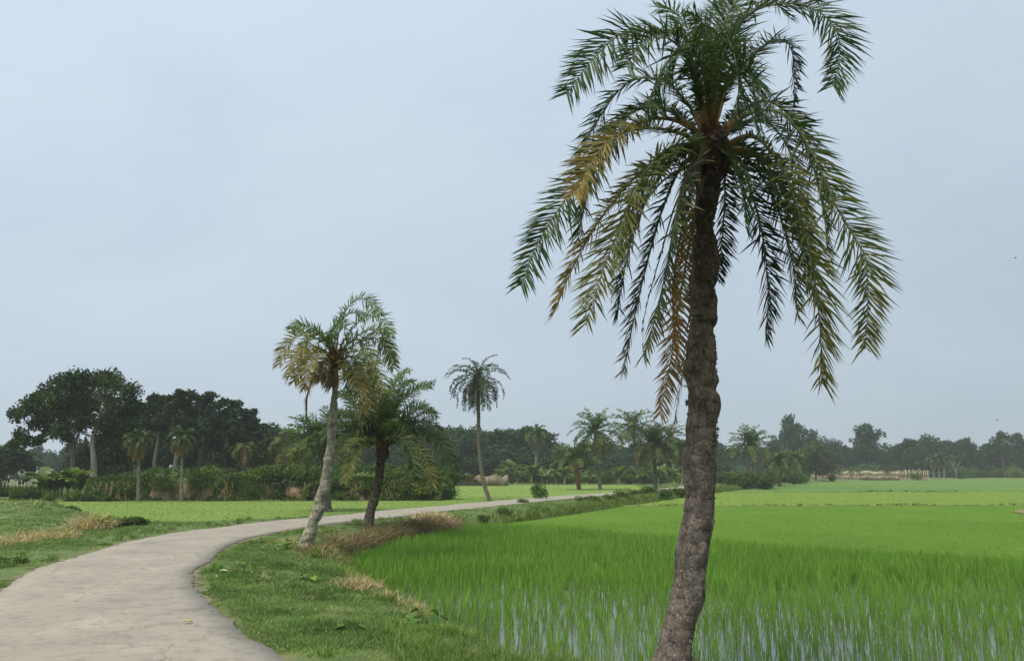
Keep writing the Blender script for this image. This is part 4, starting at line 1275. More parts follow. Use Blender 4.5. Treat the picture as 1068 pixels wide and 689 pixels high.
# cluster of dark trees behind the bank: individually shaped
specs = [(160, 407, 26, 72, 470), (182, 404, 24, 70, 465), (207, 406, 26, 73, 470), (232, 413, 25, 70, 465), (255, 424, 20, 72, 470), (272, 440, 14, 78, 470), (140, 416, 22, 80, 470), (196, 420, 25, 84, 480),
         (120, 430, 22, 82, 480), (240, 432, 22, 86, 480), (170, 436, 24, 90, 485), (218, 440, 24, 92, 485), (147, 450, 22, 94, 488)]
lbl = ['dark tree just right of the big spreading crown, second highest top', 'dark dense tree with the highest top of the middle clump at left', 'dark round-topped tree right of the highest one in the left clump',
       'dark tree with bare inner limbs showing, toward the right end of the left clump', 'dark tree on the sloping right shoulder of the left clump', 'small round tree closing the right end of the left clump']
for k, (u, vt, rp, Y, vb) in enumerate(specs):
    o = np.array([atY(u, 500, Y)[0], Y, -.1])
    root = empty('broadleaf_tree', o)
    if k < 6: tag(root, lbl[k], 'tree')
    else: tag(root, 'deep green tree filling in behind the dark clump at left', 'tree', 'trees filling in behind the left clump')
    ht = atY(u, vt, Y)[2]; W = rp * mpp(Y)
    hb_ = 1.5 if k > 2 else 2.4
    cl = crown_clumps(W, hb_ + .8, ht - 1.0, 26, W * .36, seed=k)
    cl += [((rng.uniform(-.5, .5) * W, rng.uniform(-.5, .5) * W, ht - W * .25), W * .33) for _ in range(4)]
    tree_parts(root, o, cl, np.array([(0, 0, -.3), (.1, 0, 1), (.0, 0, 2.5), (.2, 0, ht * .55), (.1, .1, ht * .8)]), np.array([.28, .24, .2, .15, .08]), leaf=.27, nper=360,
               c1=(.010, .030, .014), c2=(.038, .076, .026), tcol=(.16, .14, .12))

for u in list(range(84, 292, 9)):
    Y = 84 + R0.uniform(-6, 6)
    o = np.array([atY(u, 500, Y)[0], Y, -.1])
    root = empty('understory_tree', o)
    tag(root, 'low dark undergrowth tree in the shade behind the left earth bank', 'tree', 'undergrowth trees behind the left bank')
    tree_parts(root, o, [((R0.uniform(-1.4, 1.4), R0.uniform(-1, 1), R0.uniform(.6, 4.2)), 1.3) for _ in range(9)], np.array([(0, 0, -.2), (0, 0, 1.2), (.1, 0, 2.8)]), np.array([.12, .1, .06]),
               leaf=.38, nper=90, c1=(.012, .032, .015), c2=(.03, .06, .022), tcol=(.14, .12, .1))
# two thin bare-trunk trees and a small dark round tree in front of the clump
o = np.array([atY(268, 500, 60)[0], 60, 0.0])
root = empty('broadleaf_tree', o)
tag(root, 'small dark round tree on the earth bank before the left clump', 'tree')
tree_parts(root, o, [((rng.uniform(-1, 1), rng.uniform(-.8, .8), rng.uniform(2.0, 3.6)), .7) for _ in range(12)], np.array([(0, 0, -.2), (0, 0, 1.2), (.1, 0, 2.8)]), np.array([.12, .1, .06]),
           leaf=.2, nper=260, c1=(.022, .048, .018), c2=(.05, .09, .03))


# prototypes for the far woods
def proto_tree(h, w, n, r, seed, c1, c2, leaf, dome=True, low=.08, nper=64, squash=.8):
    root = empty('broadleaf_tree', (0, 0, 0))
    cl = crown_clumps(w, h * low, h - r * .6, n, r, seed, dome)
    tree_parts(root, None, cl, np.array([(0, 0, -.5), (.1, 0, h * .2), (-.1, .1, h * .5), (.1, 0, h * .8)]), np.array([.22, .17, .12, .06]) * h / 10, leaf=leaf, nper=nper, c1=c1, c2=c2, tcol=(.10, .095, .08), squash=squash)
    return root


G1, G2 = (.014, .044, .024), (.044, .092, .040)
protos = [proto_tree(10, 4.2, 26, 1.9, 1, G1, G2, .55), proto_tree(10, 3.4, 22, 1.7, 2, (.02, .05, .024), (.055, .10, .04), .5),
          proto_tree(10, 5.0, 30, 2.0, 3, G1, G2, .6), proto_tree(10, 2.6, 16, 1.4, 4, (.022, .052, .026), (.055, .10, .042), .5, low=.3),
          proto_tree(10, 3.8, 24, 1.5, 5, (.016, .042, .02), (.045, .08, .034), .5, dome=False)]
proto_used = [False] * len(protos)


def far_tree(kind, u, vt, Y, label, group=None, wf=1.0, zb=-.35):
    src = protos[kind]
    if not proto_used[kind]:
        o = src; proto_used[kind] = True
    else:
        o = copy_tree(src)
    x = atY(u, 490, Y)[0]; top = atY(u, vt, Y)[2]
    s = (top - zb) / 10.0
    o.location = (x, Y, zb)
    o.scale = (s * wf, s * wf, s)
    o.rotation_euler = (0, 0, random.uniform(0, 6.28))
    for key in ('label', 'category', 'group'):
        if key in o: del o[key]
    tag(o, label, 'tree', group)
    return o


R = random.Random(3)
# notable far trees on the right
nt_ = [(3, 827, 431, 205, 'tall slim-topped tree, highest of the right treeline', .7), (3, 834, 440, 207, 'tree leaning against the highest one of the right treeline, slightly lower', .8), (1, 853, 447, 207, 'lower round companion on the right of the highest treeline tree', .9), (1, 818, 447, 209, 'dense tree on the left flank of the highest treeline tree', .8),
       (3, 908, 440, 210, 'rounded tall tree standing out in the right treeline behind the wall', 1.0), (1, 902, 450, 212, 'tree tucked under the rounded tall one behind the wall', .8), (3, 1047, 448, 205, 'spiky-topped tree near the right edge of the treeline', .7),
       (3, 1066, 450, 207, 'tall tree cut by the right edge of the picture', .9), (1, 967, 452, 212, 'broad high tree behind the three thin palms', 1.1), (3, 1012, 455, 208, 'narrow tree between the white forked trunk and the right edge', .8)]
for k_, u, vt, Y, lb, wf in nt_:
    far_tree(k_, u, vt, Y, lb, wf=wf)
lab_r = 'hazy green tree of the far treeline across the big paddy'
for u in np.arange(738, 1240, 13.5):
    vt = 461 + 4 * math.sin(u * .05) + R.uniform(-4, 4)
    far_tree(R.choice([0, 1, 2, 4, 0]), u + R.uniform(-5, 5), vt, 218 + R.uniform(-8, 12), lab_r, 'hazy trees of the right treeline')
for u in np.arange(730, 1240, 24):
    far_tree(R.choice([0, 2, 1]), u + R.uniform(-5, 5), 463 + R.uniform(-4, 6), 250 + R.uniform(-8, 12), lab_r, 'hazy trees of the right treeline')
for u in np.arange(712, 1240, 13):
    far_tree(R.choice([0, 2, 4]), u + R.uniform(-5, 5), 479 + R.uniform(-4, 4), 212 + R.uniform(-2, 3), 'low bushy tree at the foot of the far treeline', 'low trees under the right treeline', wf=1.9)
# centre wood
for u in np.arange(300, 585, 13):
    vt = 444 + R.uniform(-3, 5) + max(0, (u - 555)) * .9 + (3 if u < 440 else 0)
    far_tree(R.choice([0, 2, 0, 1]), u + R.uniform(-4, 4), vt, 138 + R.uniform(-6, 8), 'dark blue-green tree of the wood in the middle distance', 'trees of the middle wood')
for u in np.arange(300, 590, 15):
    far_tree(R.choice([0, 2]), u + R.uniform(-4, 4), 466 + R.uniform(-4, 6), 133 + R.uniform(-3, 3), 'low tree at the foot of the middle wood', 'low trees at the foot of the middle wood', wf=1.6)
for u in np.arange(572, 745, 13):
    far_tree(R.choice([0, 1, 2]), u + R.uniform(-4, 4), 462 + R.uniform(-5, 6), 176 + R.uniform(-8, 8), 'faint green tree behind the row of roadside palms', 'faint trees behind the palm row')
for u in np.arange(575, 745, 11):
    far_tree(R.choice([0, 2]), u + R.uniform(-4, 4), 476 + R.uniform(-5, 5), 150 + R.uniform(-8, 8), 'low shrubby tree behind the banana plants', 'low trees behind the banana plants', wf=1.5)
# between left clump and centre
for u, vt in ((286, 440), (298, 446), (312, 449), (275, 447), (328, 448)):
    far_tree(R.choice([0, 1, 2]), u, vt, 104 + R.uniform(-4, 4), 'mid-distance tree between the left clump and the leaning trunk', 'trees between the left clump and the leaning trunk')
# far left
for u, vt, Y in ((-30, 455, 90), (-8, 460, 84), (8, 464, 80), (-60, 448, 95), (-100, 440, 95)):
    far_tree(R.choice([0, 2]), u, vt, Y, 'low flat-topped tree at the left edge', 'trees at the left edge', wf=1.3)
for u in np.arange(-140, 110, 16):
    far_tree(R.choice([0, 1, 2]), u + R.uniform(-5, 5), 466 + R.uniform(-5, 4), 175 + R.uniform(-8, 8), 'bluish far tree seen under the big crown at left', 'bluish far trees at left')
# wide woods around, out of frame, for views from the side
for a_ in np.arange(-75, 76, 3.0):
    if abs(a_) < 36: continue
    x, y = 215 * math.sin(math.radians(a_)), 215 * math.cos(math.radians(a_))
    if abs(x) > .9 * y + 10: continue
# willowy tree
o = np.array([atY(850, 498, 150)[0], 150, -.3])
root = empty('willowy_tree', o)
tag(root, 'soft grey-green willowy tree left of the tan wall', 'tree')
tree_parts(root, o, px_clumps([(842, 474, 8), (852, 470, 8), (860, 478, 8), (846, 484, 8), (856, 488, 7), (838, 484, 7), (866, 488, 5)], 150, o, 1.6, 8), np.array([(0, 0, -.2), (.2, 0, 1.5), (-.2, 0, 3)]), np.array([.2, .16, .1]),
           leaf=.4, nper=130, c1=(.06, .085, .035), c2=(.10, .13, .05), squash=1.0)
# white forked bare tree
root = empty('bare_tree', (atY(997, 499, 182)[0], 182, -.4))
tag(root, 'bare whitish forked trunk leaning left, right of the three thin palms', 'tree')
mb = MB()
o = np.array(root.location)
for pl, r0 in (([(998, 500), (997, 492), (994, 485), (991, 480)], .3), ([(997, 492), (999, 486), (1002, 481)], .18), ([(994, 485), (996, 480)], .12)):
    Q = np.array([atY(u, v, 182) for u, v in pl]) - o
    tube(mb, Q, np.linspace(r0 * .36, r0 * .15, len(Q)), (.26, .26, .23), 7)
link_mesh('trunk', mb.mesh('trunk', M_BARK), root)


# ================================================================ SHRUBS
def shrub_mesh(w, h, n, leaf, c1, c2, seed=0, stalks=True):
    r = np.random.default_rng(seed)
    mb = MB()
    k = 9
    cs = np.column_stack([r.uniform(-.55, .55, k) * w, r.uniform(-.55, .55, k) * w, r.uniform(.25, .72, k) * h])
    rs = r.uniform(.28, .5, k) * min(w, h)
    for q in range(k):
        m_ = n // k
        d = unit(r.normal(size=(m_, 3)))
        p = cs[q] + d * rs[q] * r.uniform(.3, 1.15, (m_, 1)) ** .6
        p[:, 2] = np.maximum(p[:, 2], .01)
        t = np.clip(r.normal(.5, .25, (m_, 1)) + r.normal(0, .15), 0, 1)
        leafquads(mb, p, leaf * r.uniform(.6, 1.4, m_), np.asarray(c1) * (1 - t) + np.asarray(c2) * t, d * .6 + np.array([0, 0, .6]))
    if stalks:
        for q in range(7):
            tip = cs[q % k] + r.normal(0, .1, 3)
            tube(mb, np.array([(tip[0] * .2, tip[1] * .2, -.1), tip * .6, tip]), [.02, .014, .006], (.12, .09, .05), 4)
    return mb.mesh('shrub', M_SHRUB)


SG1, SG2 = (.04, .10, .024), (.135, .23, .048)
shr = [shrub_mesh(1.0, 1.0, 1300, .13, SG1, SG2, 1), shrub_mesh(1.2, .9, 1400, .14, (.035, .075, .018), (.085, .145, .03), 2), shrub_mesh(.9, 1.1, 1200, .12, (.05, .1, .02), (.13, .2, .035), 3),
       shrub_mesh(1.1, .8, 1000, .2, (.06, .1, .02), (.14, .2, .04), 4)]


def shrub(kind, x, y, s, label, group=None, z=None, sz=None, name='shrub'):
    o_ = link_mesh(name, shr[kind])
    o_.location = (x, y, (zat(x, y) if z is None else z) - .03)
    o_.scale = (s, s, sz or s)
    o_.rotation_euler = (0, 0, R.uniform(0, 6.28))
    return tag(o_, label, 'shrub', group)


# earth bank with shrubs and creepers
def bank(line, h, depth, name, label, nseg=200, c_soil=(.24, .18, .12), c_green=(.07, .11, .03)):
    Q, L = resample(np.array(line, float), nseg)
    T = unit(np.gradient(Q, axis=0)); N = np.column_stack([-T[:, 1], T[:, 0]])
    prof = [(0, -.3), (.15, -.05), (.35, .35), (.5, .7), (.65, 1.0), (1.2, 1.12), (depth * .6, 1.1), (depth, -.4)]
    prof = np.array(prof)
    pf, _ = resample(prof, 26)
    V = []
    for k in range(nseg):
        s = k / (nseg - 1) * L
        hh = h * (1 + .07 * math.sin(s * .5) + .05 * math.sin(s * 1.9)) * min(1, .1 + min(k, nseg - 1 - k) / 25)
        wob = .25 * math.sin(s * .8) + .14 * math.sin(s * 2.9)
        for d, z in pf:
            V.append((Q[k, 0] + N[k, 0] * (d + wob * (z > 0)), Q[k, 1] + N[k, 1] * (d + wob * (z > 0)), z * hh if z > 0 else z))
    V = np.array(V)
    nz = vnoise(V, 2.4, 3) * .10 + vnoise(V, 6.7, 5) * .06
    V[:, 1] -= nz; V[:, 2] += nz * .4
    W = len(pf)
    i = np.arange(nseg - 1)[:, None] * W + np.arange(W - 1)[None, :]
    f = np.stack([i, i + 1, i + W + 1, i + W], -1).reshape(-1, 4)
    g = sstep(.5 * vnoise(V * np.array([1, 1, .4]), 1.3, 9) + .7 * vnoise(V, 4.7, 2) + (V[:, 2] > h * .9) * 1.5, .1, .4)[:, None]
    mb = MB(); mb.add(V, f[:, ::-1], np.array(c_soil) * (1 - g) + np.array(c_green) * g)
    o_ = mb.build(name, M_BANK, smooth=True)
    tag(o_, label, kind='structure')
    return Q, L


M_BANK = solid_mat('dry_earth', [(.3, (.45, .45, .45)), (.5, (.95, .93, .9)), (.7, (1.35, 1.3, 1.25))], 1.6, .95, 1.0, .08, 7, True)
bank([(-26.6, 50.7), (-24, 50.9), (-18, 51.2), (-12, 51.6), (-7.5, 52.4), (-4.5, 54.5)], 1.15, 5.5, 'earth_bank', 'crumbling earth bank behind the left field')
k = 0
for x in np.arange(-26.0, -4.2, .8):
    k += 1
    y = 52.5 + .03 * (x + 20) + R.uniform(-.35, .5)
    s = R.uniform(.8, 1.75)
    shrub(R.choice([0, 1, 2, 2, 3]), x, y - .2, s, 'leafy shrub growing along the top of the left earth bank', 'shrubs on the left earth bank', z=.62 + R.uniform(-.25, .1), sz=s * R.uniform(.65, .95))
for x in np.arange(-25.5, -5.0, 1.15):
    if R.random() < .6:
        s = R.uniform(.6, 1.1)
        shrub(R.choice([0, 2, 3]), x + R.uniform(-.4, .4), 51.3 + .03 * (x + 20), s, 'leafy bush spilling over the front of the left earth bank', 'bushes spilling over the bank front', z=.1 + R.uniform(-.2, .45), sz=s * R.uniform(.6, 1.0))
for x in np.arange(-25.0, -4.5, 1.0):
    s = R.uniform(1.0, 1.5)
    shrub(R.choice([0, 1]), x, 55 + R.uniform(-.6, .8), s, 'taller shrub behind the top of the left earth bank', 'taller shrubs behind the bank', z=.95, sz=s * .85)
mb = MB()   # creepers hanging down the bank face
n = 42000
x = rng.uniform(-26.8, -4.5, n); hz = rng.random(n)
p = np.column_stack([x, 51.0 + .03 * (x + 20) + (hz > .1) * hz * .55 + .25 * np.sin(x * .8), -.2 + hz * 1.5])
keep = rng.random(n) < sstep(.6 * vnoise(p * np.array([1, .2, .5]), .8, 13) + .7 * vnoise(p * np.array([1, .2, .6]), 3.1, 3) + (hz - .4) * 1.0 + np.where(hz < .2, .5, 0), -.42, .2)
p = p[keep]
t = rng.random((len(p), 1))
leafquads(mb, p, rng.uniform(.08, .2, len(p)), np.array(SG1) * (1 - t) + np.array([.12, .20, .045]) * t, np.array([0, -.7, .5]))
n = 420
x = rng.uniform(-26.0, -5, n)
p = np.column_stack([x, 50.85 + .03 * (x + 20) + .25 * np.sin(x * .8), rng.uniform(.1, 1.1, n)])
keep = vnoise(p * np.array([1, .2, .2]), 1.2, 30) > .1
p = p[keep]
D = unit(np.column_stack([rng.normal(0, .5, len(p)), rng.normal(-.15, .1, len(p)), -np.ones(len(p))]))
blades(mb, p, D, rng.uniform(.25, .6, len(p)), .03, np.tile([[1.0, 0, 0]], (len(p), 1)), np.array([.24, .20, .12]) * rng.uniform(.5, 1.2, (len(p), 1)), .1)
tag(mb.build('bank_creepers', M_SHRUB), 'green creepers and dry stems hanging down the earth bank', 'creepers', kind='stuff')
for x, y, s in ((-6.4, 52.2, 1.0), (-5.6, 52.6, 1.1), (-4.8, 53.2, 1.0), (-4.2, 54.2, .9), (-7.4, 51.9, .9)):
    shrub(0, x, y, s, 'leafy bush wrapped round the right end of the earth bank', 'bushes at the right end of the bank')
# low weeds at the bank foot, left of it
for x, y, s in ((-29.5, 50, .8), (-28.3, 49.6, .6), (-27.2, 50.3, .7), (-26.2, 50.4, .55), (-25.2, 50.4, .5), (-31, 51, .9)):
    shrub(R.choice([0, 1]), x, y, s, 'low weedy bush at the foot of the bank near the banana clump', 'weedy bushes at the left foot of the bank')
# shrubs mid left behind the dark palm, at the foot of the bank
for u, v, rp in ((355, 516, 9), (372, 514, 10), (388, 516, 8), (404, 515, 9), (418, 513, 8), (430, 512, 6), (340, 514, 8)):
    Y = 53.5; p = atY(u, v, Y)
    shrub(R.choice([0, 1]), p[0], Y, rp * mpp(Y) * 1.5, 'dark green bush at the bank foot behind the short dark palm', 'bushes behind the short dark palm')
# dark hedge far left
for k, u in enumerate(range(-40, 45, 9)):
    Y = 58; p = atY(u, 515, Y)
    shrub(1, p[0], Y, 1.05, 'dark clipped-looking hedge bush below the stake fence at left', 'hedge bushes at the left edge', z=-.25, sz=.85)
# verge bushes along the road, one label each
vb = [(563, 523, 11, 'lone bush on the verge in front of the small skirted palm'), (560, 512, 7, 'small bush touching the skirted palm trunk'), (512, 542, 10, 'dark weedy bush on the paddy bank right of the straw heap'), (527, 538, 9, 'low bush on the paddy bank, next right of the weedy one'),
      (616, 526, 10, 'dark low bush at the paddy edge below the tallest row palm'), (635, 524, 9, 'yellowish-green bush at the paddy edge'), (648, 522, 12, 'bright rounded bush on the paddy bank, largest there'), (663, 519, 8, 'dark bush squeezed between the bright one and the palm foot'), (675, 518, 10, 'grassy bush at the foot of the dark row palm'),
      (692, 518, 11, 'green bush on the bank just left of the big trunk'), (706, 516, 11, 'green bush half behind the big trunk'), (545, 528, 6, 'tiny bush by the road edge')]
for k, (u, v, rp, lb) in enumerate(vb):
    p = at(u, v, -.2); s = rp * mpp(p[1]) * 1.35
    while float(sdist(np.array([[p[0], p[1] + .3]]), FIELD)[0]) < .35: p = p + np.array([-.09, .04, 0])
    shrub([0, 1, 1, 0, 1, 2, 2, 1, 0, 0, 1, 0][k], p[0], p[1] + .3, s * (.75 if k == 0 else 1), lb, sz=s * (1.05 if k == 0 else .6))
sb = [(778, 509, 15, 90, 'large dark green bush under the bushy palm'), (793, 508, 12, 90, 'dark bush right of the largest one'), (800, 507, 9, 92, 'smaller bush at the right of the dark bushes'), (768, 509, 10, 92, 'bush left of the largest dark one'),
      (757, 503, 12, 110, 'light green bush between the big trunk and the dark bushes'), (745, 503, 10, 112, 'pale bush right beside the big trunk'), (868, 502, 6, 150, 'small bush at the left end of the tan wall'), (956, 501, 7, 168, 'low rounded bush before the stick fence end'), (836, 504, 7, 140, 'round bush below the faint palm')]
for u, v, rp, Y, lb in sb:
    p = atY(u, v, Y); s = rp * mpp(Y) * 1.25
    shrub(1 if 'dark' in lb else 2, p[0], Y, s, lb, z=-.35, sz=s * .9)
for u in np.arange(738, 842, 9):
    Y = 125 + R.uniform(-6, 6); p = atY(u, 500, Y)
    s = R.uniform(1.3, 2.0)
    shrub(R.choice([0, 1]), p[0], Y, s, 'scrubby bush along the left side of the far paddy', 'scrub beside the far paddy', z=-.3)

# ================================================================ BANANA PLANTS
def banana_proto(seed, nleaf=9, h=2.4):
    r = random.Random(seed)
    root = empty('banana_plant', (0, 0, 0))
    mb = MB()
    tube(mb, np.array([(0, 0, -.2), (0, 0, h * .25), (.04, 0, h * .45)]), [.13, .11, .07], np.tile([[.22, .23, .12]], (3, 1)), 8)
    link_mesh('stem', mb.mesh('stem', M_BARK, smooth=True), root)
    mb = MB()
    for k in range(nleaf):
        az = k * 2.4 + r.uniform(-.3, .3); e = math.radians(r.uniform(50, 88)) if k else math.radians(88)
        L = h * r.uniform(.6, .8)
        p = np.array([.03, 0, h * r.uniform(.25, .45)]); pts_ = [p]
        for q in range(8):
            ee = e - 1.7 * ((q + .5) / 8) ** 1.5
            p = p + L / 8 * np.array([math.cos(az) * math.cos(ee), math.sin(az) * math.cos(ee), math.sin(ee)])
            pts_.append(p)
        C = np.array(pts_); T = unit(np.gradient(C, axis=0)); S = np.array([-math.sin(az), math.cos(az), 0])
        U = np.cross(T, S)
        w = .36 * h / 2.4 * np.sin(np.clip(np.linspace(.08, 1.0, 9), 0, 1) * np.pi) ** .6 + .01
        w = w * np.array([r.uniform(.75, 1.1) for _ in range(9)])
        A = C + (S * .95) * w[:, None] + U * w[:, None] * .25; B = C - (S * .95) * w[:, None] + U * w[:, None] * .25
        V = np.stack([A, C, B], 1).reshape(-1, 3)
        i = np.arange(8)[:, None] * 3 + np.arange(2)[None, :]
        f = np.stack([i, i + 1, i + 4, i + 3], -1).reshape(-1, 4)
        t = r.random()
        mb.add(V, f, np.array([.075, .135, .025]) * (1 - t) + np.array([.14, .21, .05]) * t)
    link_mesh('leaves', mb.mesh('leaves', M_BANANA), root)
    return root


bp = [banana_proto(1), banana_proto(2, 8), banana_proto(3, 10)]
bused = [False] * 3


def banana(k, u, v, Y, s, label, group):
    o_ = bp[k] if not bused[k] else copy_tree(bp[k])
    bused[k] = True
    p = atY(u, v, Y)
    o_.location = (p[0], Y, -.2); o_.scale = (s, s, s); o_.rotation_euler = (0, 0, R.uniform(0, 6.28))
    tag(o_, label, 'banana plant', group)


for u in (46, 54, 62, 70, 77, 84, 58, 66):
    banana(R.randrange(3), u + R.uniform(-2, 2), 505, 54 + R.uniform(-1.5, 1.5), R.uniform(.75, 1.0), 'banana plant in the clump below the big spreading tree', 'banana clump at left')
for u in np.arange(522, 712, 4.6):
    banana(R.randrange(3), u + R.uniform(-3, 3), 503, 114 + R.uniform(-9, 12), R.uniform(.6, 1.35) * (1.15 if u < 570 else 1.0), 'banana plant in the row behind the roadside palms', 'banana row behind the palms')

for u in np.arange(520, 745, 6.5):
    Y = 116 + R.uniform(-9, 14); p = atY(u, 500, Y); s_ = R.uniform(1.3, 2.3)
    shrub(R.choice([0, 1, 2]), p[0], Y, s_, 'bushy undergrowth shrub between the banana plants behind the palms', 'undergrowth behind the roadside palms', z=-.3, sz=s_ * R.uniform(.7, 1.1))
for u in np.arange(716, 1240, 7):
    Y = 207 + R.uniform(-3, 5); p = atY(u, 500, Y); s_ = R.uniform(2.2, 4.0)
    shrub(R.choice([0, 1]), p[0], Y, s_, 'shrub in the thicket at the foot of the far treeline', 'thicket under the far treeline', z=-.45, sz=s_ * R.uniform(.6, 1.0))

# ================================================================ WALLS / FENCES
M_WALL = solid_mat('mud_brick', [(.3, (.6, .58, .55)), (.5, (.95, .93, .9)), (.7, (1.2, 1.18, 1.12))], .9, .95, .6, .05, 6, True)


def box(mb, c, sx, sy, sz, col, rz=0.0, tilt=0.0):
    x, y, z = sx / 2, sy / 2, sz / 2
    V = np.array([(-x, -y, -z), (x, -y, -z), (x, y, -z), (-x, y, -z), (-x, -y, z), (x, -y, z), (x, y, z), (-x, y, z)])
    V[:, 0] += tilt * (V[:, 2] + z)
    cr, sr = math.cos(rz), math.sin(rz)
    V = np.column_stack([V[:, 0] * cr - V[:, 1] * sr, V[:, 0] * sr + V[:, 1] * cr, V[:, 2]]) + np.asarray(c)
    mb.add(V, [(0, 3, 2, 1), (4, 5, 6, 7), (0, 1, 5, 4), (1, 2, 6, 5), (2, 3, 7, 6), (3, 0, 4, 7)], col)


# far tan wall with ragged top, reddish lower half
YW = 170.0
x0, x1 = atY(846, 500, YW)[0], atY(938, 500, YW)[0]
root = empty('mud_wall', (x0, YW, -.4))
tag(root, 'long low tan mud wall with reddish lower half at the far end of the paddy', 'wall')
mb = MB()
N = 46
for k in range(N):
    w = (x1 - x0) / N
    xx = (k + .5) * w
    hgt = 1.95 + .14 * math.sin(k * .7) + R.uniform(-.12, .12)
    cl_ = np.array([.36, .325, .22]) * R.uniform(.85, 1.12)
    lo_ = np.array([.235, .195, .135]) * R.uniform(.75, 1.15)
    half = hgt * R.uniform(.42, .62)
    if xx < (x1 - x0) * .35: cl_ = cl_ * .9
    box(mb, (xx, R.uniform(0, .03), half / 2), w * .998, .4, half, lo_)
    box(mb, (xx, R.uniform(.03, .08), half + (hgt - half) / 2 + .002), w * .998, .38, hgt - half, cl_)
link_mesh('wall', mb.mesh('wall', M_WALL), root)
mb = MB()
box(mb, ((x1 - x0) / 2, .05, 2.12), x1 - x0, .5, .07, (.16, .19, .15))
link_mesh('coping', mb.mesh('coping', M_WALL), root)
mb = MB()
for k in range(9):
    xx = R.uniform(.05, .95) * (x1 - x0)
    n = 90
    p = rng.normal(0, 1, (n, 3)) * np.array([.4, .25, .2]) + np.array([xx, -.1, 2.1])
    leafquads(mb, p, .3, (.06, .09, .03))
link_mesh('creeper', mb.mesh('creeper', M_SHRUB), root)
# bundles of pale sticks leaning in a row, right of the wall
spx = np.linspace(938, 968, 15)
for k, u in enumerate(spx):
    p = atY(u + R.uniform(-.4, .4), 500, YW + R.uniform(-.6, .6))
    o_ = empty('stick_bundle', (p[0], p[1], -.4))
    tag(o_, 'pale bundle of upright sticks in the row at the right end of the tan wall', 'stick bundle', 'stick bundles by the tan wall')
    mb = MB()
    for q in range(6):
        h_ = R.uniform(1.6, 2.3); a = R.uniform(0, 6.28)
        tube(mb, np.array([(math.cos(a) * .22, math.sin(a) * .15, -.1), (R.uniform(-.1, .1), 0, h_ * .5), (R.uniform(-.16, .16), R.uniform(-.1, .1), h_)]), [.06, .06, .035], np.tile(np.array([[.46, .39, .27]]) * R.uniform(.6, 1.15), (3, 1)), 5)
    link_mesh('sticks', mb.mesh('sticks', M_BARK), o_)
    mb = MB()
    tube(mb, np.array([(-.02, 0, .95), (.0, 0, 1.03)]), [.17, .17], (.2, .15, .08), 8)
    link_mesh('tie', mb.mesh('tie', M_BARK), o_)
# low grey-brown wall in the middle distance
YM = 100.0
x0, x1 = atY(468, 500, YM)[0], atY(530, 500, YM)[0]
root = empty('mud_wall', (x0, YM, -.3))
tag(root, 'low grey-brown mud wall in front of the middle wood', 'wall')
mb = MB(); N = 30
for k in range(N):
    w = (x1 - x0) / N; hgt = 1.35 + .12 * math.sin(k * .9) + R.uniform(-.06, .06)
    box(mb, ((k + .5) * w, R.uniform(0, .04), hgt / 2), w * .998, .35, hgt, np.array([.20, .17, .13]) * R.uniform(.75, 1.15))
link_mesh('wall', mb.mesh('wall', M_WALL), root)
mb = MB(); n = 1500
xx = rng.uniform(0, x1 - x0, n)
p = np.column_stack([xx, rng.normal(-.2, .15, n), 1.3 * rng.random(n) ** .6 + .15]); p = p[vnoise(p, .9, 2) > -.1]
leafquads(mb, p, .26, np.array([.07, .11, .03]) * rng.uniform(.6, 1.3, (len(p), 1)))
link_mesh('creeper', mb.mesh('creeper', M_SHRUB), root)
# stake fence at the far left
YF = 62.0
x0, x1 = atY(-60, 500, YF)[0], atY(44, 500, YF)[0]
root = empty('stake_fence', (x0, YF, -.25))
tag(root, 'thin stake fence with pale uprights at the left edge', 'fence')
for k in range(27):
    mb = MB(); xx = (k + .5) / 27 * (x1 - x0); h_ = 1.15 + R.uniform(-.15, .25)
    tube(mb, np.array([(xx, 0, -.1), (xx + R.uniform(-.05, .05), 0, h_)]), [.035, .03], np.tile(np.array([[.33, .34, .27]]) * R.uniform(.7, 1.2), (2, 1)), 6)
    link_mesh('stake', mb.mesh('stake', M_BARK), root)
for zz_ in (.45, .9):
    mb = MB(); tube(mb, np.array([(0, .045, zz_), ((x1 - x0) * .5, .045, zz_ - .03), (x1 - x0, .045, zz_)]), [.018] * 3, (.22, .2, .15), 5)
    link_mesh('rail', mb.mesh('rail', M_BARK), root)
# two pale broken posts at the bank (left)
for u, hpx, lb in ((110, 9, 'short pale broken post leaning on the bank, left one'), (115.5, 11, 'short pale post on the bank right of the leaning one')):
    p = atY(u, 513, 50.6)
    o_mb = MB(); tube(o_mb, np.array([(0, 0, -.3), (.05, 0, .4), (.03, 0, hpx * mpp(50))]), [.055, .045, .035], (.24, .19, .13), 7)
    o_ = o_mb.build('wooden_post', M_BARK); o_.location = (p[0], p[1], p[2]); tag(o_, lb, 'post')


